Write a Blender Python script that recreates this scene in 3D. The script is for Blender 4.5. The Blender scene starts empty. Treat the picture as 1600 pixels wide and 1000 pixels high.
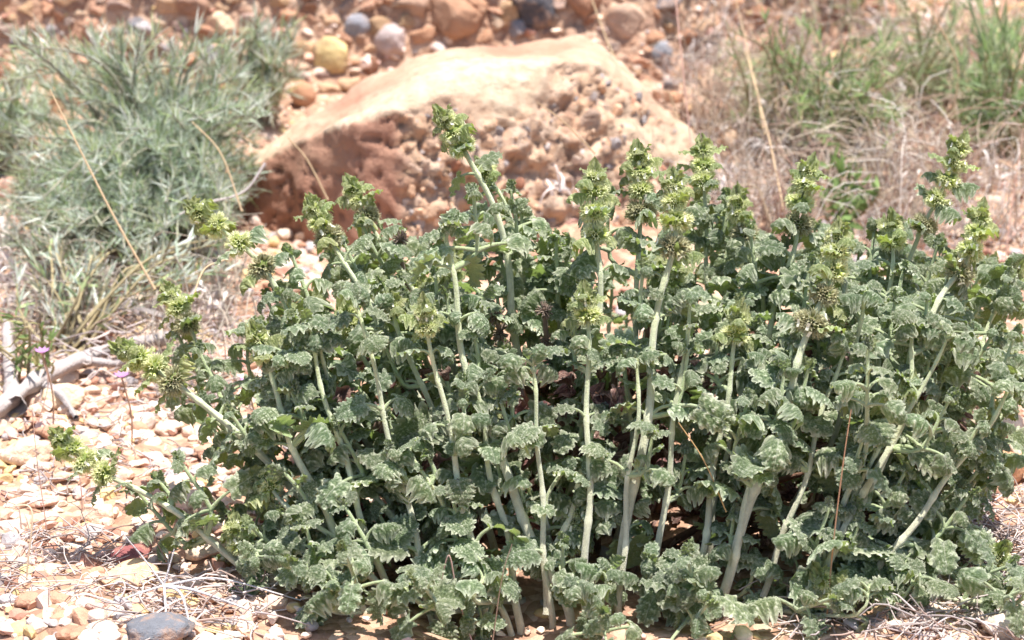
import bpy, bmesh, math, random
import numpy as np
from mathutils import Vector, Matrix, noise
random.seed(7); rng = np.random.default_rng(7)
R = math.radians
S = bpy.context.scene
COL = S.collection

# ---------------------------------------------------------------- camera
CAMLOC = np.array((0.0, -1.45, 0.56)); PITCH = R(18); LENS = 85.0
cd = bpy.data.cameras.new('camera'); cam = bpy.data.objects.new('camera', cd); COL.objects.link(cam)
cam.location = CAMLOC; cam.rotation_euler = (R(90) - PITCH, 0, 0)
cd.lens = LENS; cd.sensor_width = 36; cd.clip_start = 0.02; cd.clip_end = 500
cd.dof.use_dof = True; cd.dof.focus_distance = 1.36; cd.dof.aperture_fstop = 12.5
S.camera = cam
K = 36.0 / LENS / 1600.0
RT = np.array((1., 0, 0)); UP = np.array((0, math.sin(PITCH), math.cos(PITCH))); FW = np.array((0, math.cos(PITCH), -math.sin(PITCH)))
def ray(px, py):
    return FW + RT * (px - 800) * K - UP * (py - 500) * K
def at(px, py, Y):
    d = ray(px, py); return CAMLOC + d * ((Y - CAMLOC[1]) / d[1])
def row_of(p):
    q = np.asarray(p) - CAMLOC; z = q @ FW
    return 800 + (q @ RT) / z / K, 500 - (q @ UP) / z / K

# ---------------------------------------------------------------- light
SUN = Vector((0.14, -0.07, 0.95)).normalized()
elev = math.asin(SUN.z); azim = math.atan2(SUN.x, SUN.y)
w = bpy.data.worlds.new('World'); S.world = w; w.use_nodes = True
nt = w.node_tree; bg = nt.nodes['Background']
sky = nt.nodes.new('ShaderNodeTexSky'); sky.sky_type = 'NISHITA'; sky.sun_disc = False
sky.sun_elevation = elev; sky.sun_rotation = azim; sky.dust_density = 1.5
nt.links.new(sky.outputs[0], bg.inputs[0]); bg.inputs[1].default_value = 0.12
sl = bpy.data.lights.new('sun', 'SUN'); sl.energy = 5.0; sl.angle = R(0.5); sl.color = (1, 0.955, 0.89)
so = bpy.data.objects.new('sun', sl); COL.objects.link(so); so.rotation_euler = SUN.to_track_quat('Z', 'Y').to_euler()
S.view_settings.view_transform = 'Standard'; S.view_settings.look = 'None'; S.view_settings.gamma = 1
S.view_settings.exposure = 0.95
S.cycles.max_bounces = 8; S.cycles.diffuse_bounces = 4; S.cycles.transmission_bounces = 4

# ---------------------------------------------------------------- materials
def newmat(name):
    m = bpy.data.materials.new(name); m.use_nodes = True
    t = m.node_tree; return m, t, t.nodes['Principled BSDF']
def N(t, typ, **kw):
    n = t.nodes.new(typ)
    for k, v in kw.items(): setattr(n, k, v)
    return n
def ramp(t, src, stops):
    r = N(t, 'ShaderNodeValToRGB'); e = r.color_ramp.elements
    while len(e) < len(stops): e.new(0.5)
    for i, (p, c) in enumerate(stops): e[i].position = p; e[i].color = (*c, 1)
    t.links.new(src, r.inputs[0]); return r.outputs[0]
def mixc(t, fac, a, b, mode='MIX'):
    m = N(t, 'ShaderNodeMix', data_type='RGBA', blend_type=mode)
    for s, v in ((0, fac), (6, a), (7, b)):
        if isinstance(v, (int, float)): m.inputs[s].default_value = v
        elif isinstance(v, tuple): m.inputs[s].default_value = (*v, 1)
        else: t.links.new(v, m.inputs[s])
    return m.outputs[2]
def math_(t, op, a, b=None, c=None, clamp=False):
    m = N(t, 'ShaderNodeMath', operation=op, use_clamp=clamp)
    for i, v in enumerate((a, b, c)):
        if v is None: continue
        if isinstance(v, (int, float)): m.inputs[i].default_value = v
        else: t.links.new(v, m.inputs[i])
    return m.outputs[0]
def noise_(t, vec, scale, detail=4, rough=0.6):
    n = N(t, 'ShaderNodeTexNoise'); n.inputs['Scale'].default_value = scale
    n.inputs['Detail'].default_value = detail; n.inputs['Roughness'].default_value = rough
    if vec is not None: t.links.new(vec, n.inputs['Vector'])
    return n.outputs[0]
def voro(t, vec, scale, feature='F1'):
    n = N(t, 'ShaderNodeTexVoronoi', feature=feature); n.inputs['Scale'].default_value = scale
    if vec is not None: t.links.new(vec, n.inputs['Vector'])
    return n
def bump(t, h, strength, dist, b, nrm=None):
    n = N(t, 'ShaderNodeBump'); n.inputs['Strength'].default_value = strength; n.inputs['Distance'].default_value = dist
    t.links.new(h, n.inputs['Height']); t.links.new(n.outputs[0], b.inputs['Normal']); return n

def leaf_mat(name, dark, mid, pale, under, trans, sheen=0.35, tw=0.34):
    m, t, b = newmat(name)
    a = N(t, 'ShaderNodeAttribute', attribute_name='p'); sp = N(t, 'ShaderNodeSeparateXYZ'); t.links.new(a.outputs['Vector'], sp.inputs[0])
    v = N(t, 'ShaderNodeAttribute', attribute_name='vein')
    oi = N(t, 'ShaderNodeObjectInfo')
    rnd = math_(t, 'FRACT', math_(t, 'ADD', sp.outputs[2], oi.outputs['Random']))
    vec = N(t, 'ShaderNodeCombineXYZ')
    t.links.new(math_(t, 'MULTIPLY', sp.outputs[0], 1.5), vec.inputs[0]); t.links.new(sp.outputs[1], vec.inputs[1]); t.links.new(math_(t, 'MULTIPLY', rnd, 7.0), vec.inputs[2])
    vo = voro(t, vec.outputs[0], 9.5); fine = noise_(t, vec.outputs[0], 26, 3, 0.7)
    cellh = math_(t, 'SUBTRACT', 1.0, vo.outputs['Distance'])
    # hairs whiten ridges, midrib foot and margin; ramp also paints sunlit ridges, shaded valleys
    ridge = math_(t, 'ADD', math_(t, 'MULTIPLY', v.outputs['Fac'], 0.62), math_(t, 'ADD', math_(t, 'MULTIPLY', math_(t, 'SUBTRACT', 0.62, vo.outputs['Distance']), 0.30), math_(t, 'MULTIPLY', fine, 0.22)))
    c = ramp(t, ridge, [(0.30, dark), (0.50, mid), (0.80, pale)])
    edge = math_(t, 'POWER', math_(t, 'ABSOLUTE', sp.outputs[1]), 7.0)
    c = mixc(t, math_(t, 'MULTIPLY', edge, 0.9), c, pale)
    foot = math_(t, 'SUBTRACT', 1.0, math_(t, 'MULTIPLY', math_(t, 'ADD', sp.outputs[0], math_(t, 'MULTIPLY', math_(t, 'ABSOLUTE', sp.outputs[1]), 0.35)), 3.6), clamp=True)
    c = mixc(t, math_(t, 'MULTIPLY', foot, 0.6), c, pale)
    mr = math_(t, 'SUBTRACT', 1.0, math_(t, 'MULTIPLY', math_(t, 'ABSOLUTE', sp.outputs[1]), 14.0), clamp=True)
    c = mixc(t, math_(t, 'MULTIPLY', mr, 0.45), c, pale)
    g = N(t, 'ShaderNodeNewGeometry')
    c = mixc(t, math_(t, 'MULTIPLY', g.outputs['Backfacing'], 0.75), c, under)
    hs = N(t, 'ShaderNodeHueSaturation'); t.links.new(c, hs.inputs['Color'])
    t.links.new(math_(t, 'ADD', 0.452, math_(t, 'MULTIPLY', rnd, 0.045)), hs.inputs['Hue'])
    t.links.new(math_(t, 'ADD', 0.78, math_(t, 'MULTIPLY', math_(t, 'FRACT', math_(t, 'MULTIPLY', rnd, 7.3)), 0.42)), hs.inputs['Value'])
    t.links.new(hs.outputs[0], b.inputs['Base Color']); b.inputs['Roughness'].default_value = 0.8
    b.inputs['Specular IOR Level'].default_value = 0.25
    b.inputs['Sheen Weight'].default_value = sheen; b.inputs['Sheen Roughness'].default_value = 0.55
    b.inputs['Sheen Tint'].default_value = (0.92, 0.97, 0.88, 1)
    h = math_(t, 'ADD', math_(t, 'MULTIPLY', cellh, 0.7), math_(t, 'MULTIPLY', fine, 0.7))
    bump(t, h, 1.0, 0.0014, b)
    tr = N(t, 'ShaderNodeBsdfTranslucent'); tr.inputs[0].default_value = (*trans, 1)
    ms = N(t, 'ShaderNodeMixShader'); ms.inputs[0].default_value = tw
    t.links.new(b.outputs[0], ms.inputs[1]); t.links.new(tr.outputs[0], ms.inputs[2])
    t.links.new(ms.outputs[0], t.nodes['Material Output'].inputs[0]); return m

M = {}
M['leaf'] = leaf_mat('horehound_leaf', (0.050, 0.105, 0.034), (0.205, 0.295, 0.14), (0.74, 0.79, 0.60), (0.31, 0.42, 0.16), (0.34, 0.48, 0.12))
M['bract'] = leaf_mat('horehound_bract', (0.13, 0.20, 0.045), (0.32, 0.42, 0.13), (0.62, 0.69, 0.38), (0.38, 0.48, 0.15), (0.42, 0.55, 0.09))
M['bud'] = leaf_mat('horehound_bud', (0.20, 0.28, 0.07), (0.38, 0.47, 0.16), (0.60, 0.66, 0.38), (0.38, 0.48, 0.17), (0.40, 0.52, 0.10))
M['dead'] = leaf_mat('dead_leaf', (0.09, 0.045, 0.03), (0.23, 0.13, 0.085), (0.48, 0.36, 0.27), (0.25, 0.15, 0.10), (0.2, 0.1, 0.05), 0.1, 0.12)

def tint_mat(name, rough=0.85, sheen=0.0, trans=0.0, bscale=300, bdist=0.001, bstr=0.6, var=0.25, nscale=60):
    m, t, b = newmat(name)
    a = N(t, 'ShaderNodeAttribute', attribute_name='tint')
    tc = N(t, 'ShaderNodeTexCoord')
    n = noise_(t, tc.outputs['Object'], nscale, 5, 0.65)
    k = math_(t, 'ADD', 1.0 - var * 0.5 * 1.2, math_(t, 'MULTIPLY', n, var * 1.2))
    mul = N(t, 'ShaderNodeVectorMath', operation='SCALE'); t.links.new(a.outputs['Color'], mul.inputs[0]); t.links.new(k, mul.inputs['Scale'])
    t.links.new(mul.outputs[0], b.inputs['Base Color']); b.inputs['Roughness'].default_value = rough
    b.inputs['Specular IOR Level'].default_value = 0.25
    if sheen: b.inputs['Sheen Weight'].default_value = sheen; b.inputs['Sheen Roughness'].default_value = 0.5
    bump(t, noise_(t, tc.outputs['Object'], bscale, 4, 0.7), bstr, bdist, b)
    if trans:
        tr = N(t, 'ShaderNodeBsdfTranslucent'); t.links.new(mul.outputs[0], tr.inputs[0])
        ms = N(t, 'ShaderNodeMixShader'); ms.inputs[0].default_value = trans
        t.links.new(b.outputs[0], ms.inputs[1]); t.links.new(tr.outputs[0], ms.inputs[2])
        t.links.new(ms.outputs[0], t.nodes['Material Output'].inputs[0])
    return m
M['stem'] = tint_mat('woolly_stem', 0.85, 0.5, 0, 1100, 0.0012, 0.9, 0.75, 230)
M['calyx'] = tint_mat('calyx', 0.75, 0.3, 0.25, 1200, 0.0004, 0.4, 0.3, 300)
M['blade'] = tint_mat('narrow_leaf', 0.6, 0.25, 0.38, 500, 0.0003, 0.3, 0.35, 40)
M['dry'] = tint_mat('dry_stalk', 0.85, 0.1, 0.1, 500, 0.0005, 0.5, 0.5, 60)
M['bark'] = tint_mat('weathered_wood', 0.9, 0, 0, 160, 0.003, 0.9, 0.8, 45)
M['petal'] = tint_mat('petal', 0.6, 0.1, 0.3, 400, 0.0003, 0.3, 0.2, 60)
M['gravel'] = tint_mat('gravel', 0.92, 0, 0, 320, 0.0012, 0.8, 0.7, 110)
M['stone'] = tint_mat('cobble', 0.93, 0, 0, 160, 0.003, 0.9, 1.1, 38)
t = M['stone'].node_tree; b = t.nodes['Principled BSDF']; src = b.inputs['Base Color'].links[0].from_socket; tc = [n for n in t.nodes if n.type == 'TEX_COORD'][0]
t.links.new(mixc(t, ramp(t, noise_(t, tc.outputs['Object'], 55, 6, 0.75), [(0.48, (0, 0, 0)), (0.62, (.75, .75, .75))]), src, (0.42, 0.26, 0.175)), b.inputs['Base Color'])

# soil with its grit
m, t, b = newmat('red_soil'); tc = N(t, 'ShaderNodeTexCoord'); P = tc.outputs['Object']
n1 = noise_(t, P, 9, 8, 0.65); n2 = noise_(t, P, 120, 5, 0.7); v1 = voro(t, P, 130)
c1 = ramp(t, n1, [(0.3, (0.27, 0.12, 0.07)), (0.5, (0.42, 0.23, 0.145)), (0.72, (0.56, 0.38, 0.27))])
c2 = ramp(t, v1.outputs['Color'], [(0.2, (0.20, 0.12, 0.09)), (0.5, (0.46, 0.29, 0.19)), (0.85, (0.68, 0.53, 0.40))])
c = mixc(t, 0.5, c1, c2); t.links.new(c, b.inputs['Base Color']); b.inputs['Roughness'].default_value = 0.95
bump(t, math_(t, 'ADD', n2, math_(t, 'MULTIPLY', v1.outputs['Distance'], -1.0)), 0.9, 0.004, b); M['soil'] = m

# boulder: sandstone with a conglomerate face (attribute rough = where the gravel bed crops out)
m, t, b = newmat('boulder_sandstone'); tc = N(t, 'ShaderNodeTexCoord'); P = tc.outputs['Object']
rg = N(t, 'ShaderNodeAttribute', attribute_name='rough'); cr = N(t, 'ShaderNodeAttribute', attribute_name='crust')
n1 = noise_(t, P, 14, 8, 0.65); n2 = noise_(t, P, 70, 6, 0.72)
sand = ramp(t, n1, [(0.28, (0.24, 0.115, 0.075)), (0.5, (0.35, 0.18, 0.12)), (0.75, (0.46, 0.27, 0.18))])
pv = voro(t, P, 95); peb = ramp(t, pv.outputs['Color'], [(0.15, (0.10, 0.085, 0.09)), (0.3, (0.34, 0.19, 0.12)), (0.5, (0.52, 0.34, 0.22)), (0.7, (0.38, 0.30, 0.26)), (0.9, (0.62, 0.47, 0.34))])
tanc = ramp(t, n2, [(0.3, (0.44, 0.26, 0.16)), (0.5, (0.56, 0.38, 0.25)), (0.7, (0.66, 0.50, 0.37))])
c = mixc(t, math_(t, 'MULTIPLY', rg.outputs['Fac'], 0.5), mixc(t, math_(t, 'MULTIPLY', rg.outputs['Fac'], 0.7), sand, tanc), peb)
sunc = ramp(t, n2, [(0.25, (0.33, 0.22, 0.145)), (0.45, (0.48, 0.36, 0.25)), (0.65, (0.60, 0.48, 0.36))])  # sunlight put into the colour: upward faces painted paler
c = mixc(t, cr.outputs['Fac'], c, sunc)
t.links.new(c, b.inputs['Base Color']); b.inputs['Roughness'].default_value = 0.95
bump(t, math_(t, 'ADD', n2, math_(t, 'MULTIPLY', pv.outputs['Distance'], math_(t, 'MULTIPLY', rg.outputs['Fac'], -0.9))), 0.8, 0.006, b); M['boulder'] = m

# ---------------------------------------------------------------- mesh helpers
class MB:
    def __init__(s): s.V = []; s.F4 = []; s.F3 = []; s.n = 0; s.A = {}
    def add(s, V, F, **att):
        V = np.asarray(V, float).reshape(-1, 3); F = np.asarray(F, int)
        s.V.append(V); (s.F4 if F.shape[1] == 4 else s.F3).append(F + s.n)
        for k, a in att.items():
            a = np.asarray(a, float)
            if k != 'vein' and k != 'rough' and k != 'crust' and a.ndim == 1: a = np.tile(a, (len(V), 1))
            s.A.setdefault(k, []).append(a)
        s.n += len(V)
    def mesh(s, name, org=(0, 0, 0), smooth=True):
        me = bpy.data.meshes.new(name); V = np.concatenate(s.V) - np.asarray(org)
        f4 = np.concatenate(s.F4) if s.F4 else np.zeros((0, 4), int); f3 = np.concatenate(s.F3) if s.F3 else np.zeros((0, 3), int)
        me.vertices.add(len(V)); me.vertices.foreach_set('co', V.ravel())
        nl = f4.size + f3.size; me.loops.add(nl); me.loops.foreach_set('vertex_index', np.concatenate([f4.ravel(), f3.ravel()]))
        npoly = len(f4) + len(f3); me.polygons.add(npoly)
        st = np.concatenate([np.arange(len(f4)) * 4, f4.size + np.arange(len(f3)) * 3]); me.polygons.foreach_set('loop_start', st)
        me.polygons.foreach_set('use_smooth', np.full(npoly, smooth))
        for k, L in s.A.items():
            a = np.concatenate(L)
            if k == 'tint':
                at_ = me.attributes.new(k, 'FLOAT_COLOR', 'POINT'); at_.data.foreach_set('color', np.c_[a[:, :3], np.ones(len(a))].ravel())
            elif k == 'p':
                at_ = me.attributes.new(k, 'FLOAT_VECTOR', 'POINT'); at_.data.foreach_set('vector', a.ravel())
            else:
                at_ = me.attributes.new(k, 'FLOAT', 'POINT'); at_.data.foreach_set('value', a.ravel())
        me.update(calc_edges=True); me.validate(); return me
WL = {}
def wl(o): return WL.get(o.name, np.zeros(3)) if o else np.zeros(3)
def link(name, me, mat, parent=None, org=(0, 0, 0)):
    if mat is not None and not me.materials: me.materials.append(mat)
    o = bpy.data.objects.new(name, me); COL.objects.link(o)
    if parent: o.parent = parent
    o.location = np.asarray(org) - wl(parent); WL[o.name] = np.asarray(org, float); return o
def build(mb, name, mat, parent=None, org=None, smooth=True):
    org = wl(parent) if org is None else org
    return link(name, mb.mesh(name, org, smooth), mat, parent, org)
def empty(name, loc):
    o = bpy.data.objects.new(name, None); COL.objects.link(o); o.location = loc; o.empty_display_size = 0.02
    WL[o.name] = np.asarray(loc, float); return o
def tag(o, label=None, cat=None, group=None, kind=None):
    for k, v in (('label', label), ('category', cat), ('group', group), ('kind', kind)):
        if v: o[k] = v
    return o
def nrm(v): v = np.asarray(v, float); return v / (np.linalg.norm(v) + 1e-12)
def frame(d, up):
    y = nrm(d); x = np.cross(y, up)
    if np.linalg.norm(x) < 1e-4: x = np.cross(y, (0.3, 0.9, 0.1))
    x = nrm(x); return np.stack([x, y, np.cross(x, y)], 1)       # columns x,y,z
def spline(P, n):
    P = np.asarray(P, float)
    if len(P) == 2: return P[0] + (P[1] - P[0]) * np.linspace(0, 1, n)[:, None]
    Q = np.vstack([2 * P[0] - P[1], P, 2 * P[-1] - P[-2]]); out = []
    for s in np.linspace(0, len(P) - 1 - 1e-9, n):
        i = int(s); u = s - i; a, b_, c_, d = Q[i:i + 4]
        out.append(0.5 * (2 * b_ + (c_ - a) * u + (2 * a - 5 * b_ + 4 * c_ - d) * u * u + (3 * b_ - a - 3 * c_ + d) * u ** 3))
    return np.array(out)
def tube(mb, path, rad, sides=6, **att):
    path = np.asarray(path, float); n = len(path); rad = np.broadcast_to(np.asarray(rad, float), (n,))
    T = np.gradient(path, axis=0); T /= np.linalg.norm(T, axis=1)[:, None] + 1e-12
    ref = np.array((0.31, -0.87, 0.2)); X = np.cross(T, ref); X /= np.linalg.norm(X, axis=1)[:, None] + 1e-9; Y = np.cross(T, X)
    a = np.arange(sides) * 2 * np.pi / sides
    sq = 1.0 + (0.12 * np.cos(4 * a) if sides >= 8 else 0)
    V = path[:, None] + rad[:, None, None] * ((np.cos(a) * sq)[None, :, None] * X[:, None] + (np.sin(a) * sq)[None, :, None] * Y[:, None])
    i = np.arange(n - 1)[:, None] * sides; j = np.arange(sides)[None]; k = (j + 1) % sides
    F = np.stack([i + j, i + k, i + sides + k, i + sides + j], -1).reshape(-1, 4)
    at2 = {}
    for q, v in att.items():
        v = np.asarray(v, float)
        at2[q] = np.repeat(v, sides, 0) if (v.ndim == 2 and len(v) == n) else v
    mb.add(V.reshape(-1, 3), F, **at2)

# ---------------------------------------------------------------- terrain
def hgt(x, y):
    x = np.asarray(x, float); y = np.asarray(y, float)
    h = np.where(y > 0.1, 0.10 * (y - 0.1), 0.0)
    y0 = 0.74 + 0.9 * np.clip(x - 0.12, 0, .45); s = np.clip((y - y0) / 0.08, 0, 1); h = h + np.clip(y - y0, 0, .4) * 2.8 * s
    h = h + 0.006 * np.sin(x * 17 + 1.3) * np.cos(y * 13) + 0.004 * np.sin(x * 41 + y * 29)
    f = np.clip(1 - (np.hypot(x, y) - 3) / 3, 0, 1)
    return h * np.where(np.hypot(x, y) > 3, 0.6 + 0.4 * f, 1)
def axis(lo, hi, step, far):
    inner = np.arange(lo, hi, step); k = step * 1.25 ** np.arange(1, 60); k = np.cumsum(k); k = k[k < far]
    return np.concatenate([(lo - k)[::-1], inner, hi + k])
xs = axis(-1.1, 1.3, 0.010, 60); ys = axis(-0.6, 2.0, 0.010, 60)
X, Y = np.meshgrid(xs, ys); Z = hgt(X, Y)
mask = (np.abs(X) < 1.6) & (np.abs(Y - 0.7) < 1.7); amp = np.clip((Y - 0.76) * 6, 0, 1) * 0.022 + 0.004
idx = np.argwhere(mask)
for i, j in idx[:: 1]:
    Z[i, j] += amp[i, j] * noise.fractal(Vector((X[i, j] * 14, Y[i, j] * 14, 0)), 1.0, 2.0, 3)
V = np.stack([X, Y, Z], -1).reshape(-1, 3); nx = len(xs)
i, j = np.meshgrid(np.arange(len(ys) - 1), np.arange(nx - 1), indexing='ij'); a = (i * nx + j).ravel()
mb = MB(); mb.add(V, np.stack([a, a + 1, a + nx + 1, a + nx], 1)); tag(build(mb, 'ground', M['soil']), kind='structure')
def ghit(px, py):
    d = ray(px, py); s = 1.0
    while s < 6:
        p = CAMLOC + d * s
        if p[2] <= hgt(p[0], p[1]): return np.array((p[0], p[1], float(hgt(p[0], p[1]))))
        s += 0.004
    return p
def on(x, y): return np.array((x, y, float(hgt(x, y))))

# ---------------------------------------------------------------- stones
def ico(lv):
    bm = bmesh.new(); bmesh.ops.create_icosphere(bm, subdivisions=lv, radius=1)
    V = np.array([v.co for v in bm.verts]); F = np.array([[v.index for v in f.verts] for f in bm.faces]); bm.free(); return V, F
ICO = {l: ico(l) for l in (2, 3, 4, 5)}
def rock(seed, lv=2, planes=9, dmin=0.5, rough=0.12):
    r = np.random.default_rng(seed); V, F = ICO[lv]; V = V.copy()
    for _ in range(planes):
        n = nrm(r.normal(size=3)); d = r.uniform(dmin, 0.9); V -= n * np.clip(V @ n - d, 0, None)[:, None]
    if rough:
        off = Vector(r.uniform(0, 50, 3))
        dd = np.array([noise.fractal(Vector(v) * 1.7 + off, 1.0, 2.0, 4) for v in V]); V += nrmv(V) * (dd * rough)[:, None]
    return V, F
def nrmv(V): return V / (np.linalg.norm(V, axis=1)[:, None] + 1e-9)
def rotz(a): c, s = math.cos(a), math.sin(a); return np.array([[c, -s, 0], [s, c, 0], [0, 0, 1]])
def roteu(a, b, c):
    return np.array(Matrix.Rotation(a, 3, 'X') @ Matrix.Rotation(b, 3, 'Y') @ Matrix.Rotation(c, 3, 'Z'))
GC = [(0.66, 0.47, 0.36), (0.74, 0.58, 0.46), (0.62, 0.40, 0.29), (0.72, 0.57, 0.49), (0.55, 0.42, 0.35), (0.48, 0.27, 0.18), (0.74, 0.60, 0.48), (0.40, 0.36, 0.36), (0.64, 0.47, 0.24), (0.62, 0.40, 0.33), (0.72, 0.56, 0.44), (0.42, 0.22, 0.16)]
GV = [rock(100 + i, 2, 9, 0.45, 0.10) for i in range(14)]
GVS = [rock(200 + i, 3, 10, 0.45, 0.10) for i in range(8)]
mb = MB()
def pebble(mb, x, y, s, var=None, sink=0.25, big=False, col=None, flat=None):
    V, F = (GVS[rng.integers(len(GVS))] if big else GV[rng.integers(len(GV))])
    fl = rng.uniform(0.35, 0.75) if flat is None else flat
    V = V * np.array((1, rng.uniform(0.6, 1), fl)) * s
    V = V @ (rotz(rng.uniform(0, 6.3)) @ roteu(rng.normal() * .25, rng.normal() * .25, 0)).T
    V = V + np.array((x, y, float(hgt(x, y)) + s * fl * (0.5 - sink)))
    c = np.array(GC[rng.integers(len(GC))]) if col is None else np.array(col)
    mb.add(V, F, tint=np.clip(c * rng.uniform(0.85, 1.12), 0, 0.85))
for k in range(9500):
    x = rng.uniform(-0.72, 0.95); y = rng.uniform(-0.42, 1.05)
    if abs(x) > (y + 1.45) * 0.26: continue
    s = 0.0022 + 0.0065 * rng.random() ** 2.6
    pebble(mb, x, y, s)
for k in range(5200):      # open ground beside the plant
    if rng.random() < .72: x = rng.uniform(-.62, -.10); y = rng.uniform(-.30, .45)
    else: x = rng.uniform(.18, .60); y = rng.uniform(-.30, .45)
    if abs(x) > (y + 1.45) * 0.24: continue
    pebble(mb, x, y, .0028 + .0062 * rng.random() ** 1.6, sink=.12)
for k in range(2200):
    x = rng.uniform(-0.75, 0.95); y = rng.uniform(0.74, 1.1); s = 0.003 + 0.009 * rng.random() ** 2
    pebble(mb, x, y, s)
tag(build(mb, 'gravel', M['gravel'], smooth=False), 'peach and pinkish gravel strewn over the ground around the plant', kind='stuff')

def stone(name, px, py, wpx, hpx, col, label, group=None, seed=0, planes=8, dmin=0.55, lv=4, ratio=1.0, rot=0.0, cat='stone', Y=None, sink=0.3, rough=0.10):
    g = ghit(px, py + hpx * 0.35) if Y is None else at(px, py + hpx * .35, Y)
    dist = (g - CAMLOC) @ FW; sx = wpx * K * dist / 2; sz = hpx * K * dist / 2
    V, F = rock(seed + 900, lv, planes, dmin, rough)
    ext = (V.max(0) - V.min(0)) / 2
    V = (V - (V.max(0) + V.min(0)) / 2) / ext * np.array((sx, sx * ratio * 0.8, sz)) @ rotz(rot).T
    c = g + np.array((0, sx * 0.3, sz * (1 - sink) if Y is None else 0))
    m_ = MB(); m_.add(V + c, F, tint=np.array(col)); base = c - np.array((0, 0, sz))
    return tag(build(m_, name, M['stone'], None, base), label, cat, group)
NS = [  # px, py, w, h, colour, label
 (515, 98, 62, 66, (0.66, 0.50, 0.24), 'yellow ochre rounded cobble left of the boulder top', 'cobble', 3, 3),
 (472, 150, 46, 46, (0.46, 0.25, 0.15), 'small round red-brown cobble below the yellow cobble', 'cobble', 4, 2),
 (110, 12, 58, 34, (0.74, 0.60, 0.44), 'cream topped cobble at the top left behind the grey shrub', 'cobble', 5, 4),
 (708, 35, 95, 74, (0.36, 0.20, 0.125), 'large brown cobble in the bank directly above the boulder', 'cobble', 6, 5),
 (832, 22, 72, 76, (0.085, 0.08, 0.09), 'dark charcoal upright stone above the boulder top', 'stone', 7, 5),
 (250, 990, 110, 44, (0.15, 0.155, 0.175), 'grey rounded stone at the bottom left corner under dry twigs', 'stone', 8, 4),
 (205, 872, 74, 34, (0.26, 0.09, 0.09), 'dark maroon stone on the gravel left of the plant', 'stone', 9, 8),
 (98, 622, 74, 40, (0.74, 0.58, 0.40), 'cream stone lying in front of the weathered log', 'stone', 10, 7),
 (40, 712, 80, 46, (0.70, 0.52, 0.38), 'pale flat stone at the left edge below the log', 'stone', 11, 7),
 (300, 790, 80, 40, (0.70, 0.53, 0.42), 'pinkish flat stone between the lowest flowering stem and the log', 'stone', 12, 8),
 (200, 905, 96, 40, (0.68, 0.48, 0.29), 'flat tan stone just below the maroon stone', 'stone', 13, 8),
 (320, 865, 84, 34, (0.70, 0.53, 0.40), 'flat pale stone under the lowest flowering stem', 'stone', 14, 8),
 (155, 805, 66, 30, (0.72, 0.52, 0.38), 'peach stone on the open gravel above the maroon stone', 'stone', 15, 8),
 (330, 715, 60, 30, (0.56, 0.33, 0.23), 'reddish flat stone close to the left side of the plant', 'stone', 16, 8),
 (1570, 985, 70, 44, (0.68, 0.55, 0.46), 'rounded pale stone in the bottom right corner', 'stone', 17, 5),
 (1575, 735, 60, 60, (0.55, 0.30, 0.17), 'orange-brown stone at the right edge beside the plant', 'stone', 18, 6),
 (1560, 670, 90, 44, (0.70, 0.53, 0.40), 'broad pale stone at the right edge above the orange-brown one', 'stone', 19, 7),
 (1545, 440, 70, 36, (0.72, 0.50, 0.33), 'tan stone at the right edge behind the upper stems', 'stone', 20, 7),
 (20, 300, 56, 46, (0.56, 0.33, 0.25), 'reddish cobble at the left edge in front of the grey shrub', 'cobble', 21, 5),
 (1120, 135, 62, 50, (0.64, 0.47, 0.33), 'pale tan cobble right of the boulder among dry stalks', 'cobble', 22, 6),
 (1030, 92, 44, 40, (0.26, 0.26, 0.28), 'grey cobble right of the boulder top', 'cobble', 23, 4),
 (560, 48, 46, 40, (0.27, 0.265, 0.29), 'blue-grey cobble in the bank up and right of the yellow cobble', 'cobble', 24, 5),
 (610, 72, 52, 52, (0.45, 0.36, 0.34), 'mottled mauve cobble in the bank left of the boulder top', 'cobble', 25, 6),
 (975, 45, 60, 60, (0.50, 0.34, 0.25), 'brown wedge shaped cobble right of the charcoal stone', 'cobble', 26, 7),
 (215, 45, 40, 34, (0.16, 0.16, 0.18), 'small dark blue cobble in the bank above the grey shrub', 'cobble', 27, 5),
 (300, 25, 60, 50, (0.34, 0.20, 0.14), 'dark brown cobble in the bank above the grey shrub', 'cobble', 28, 6),
 (350, 55, 48, 40, (0.68, 0.50, 0.34), 'light tan cobble in the bank right of the dark brown cobble', 'cobble', 29, 5),
]
for k, (px, py, ww, hh, col, lab, cat, sd, pl) in enumerate(NS):
    stone(cat if cat == 'cobble' else 'stone', px, py, ww, hh, col, lab, None, sd, pl, cat=cat, ratio=rng.uniform(.7, 1.1), rot=rng.uniform(-.5, .5))
def hue(c):
    r_, g_, b_ = c; s_ = r_ - b_
    if s_ < .06: return 'dark charcoal' if r_ < .2 else 'grey'
    if r_ < .31: return 'dark red-brown'
    if r_ < .41: return 'brown'
    if r_ < .53: return 'tan brown' if g_ / r_ > .6 else 'rusty orange'
    return 'cream' if b_ / r_ > .6 else ('pale pinkish' if b_ / r_ > .5 else 'pale tan')
def size(w_): return 'tiny' if w_ < 29 else 'small' if w_ < 38 else 'medium' if w_ < 50 else 'large'
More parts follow.
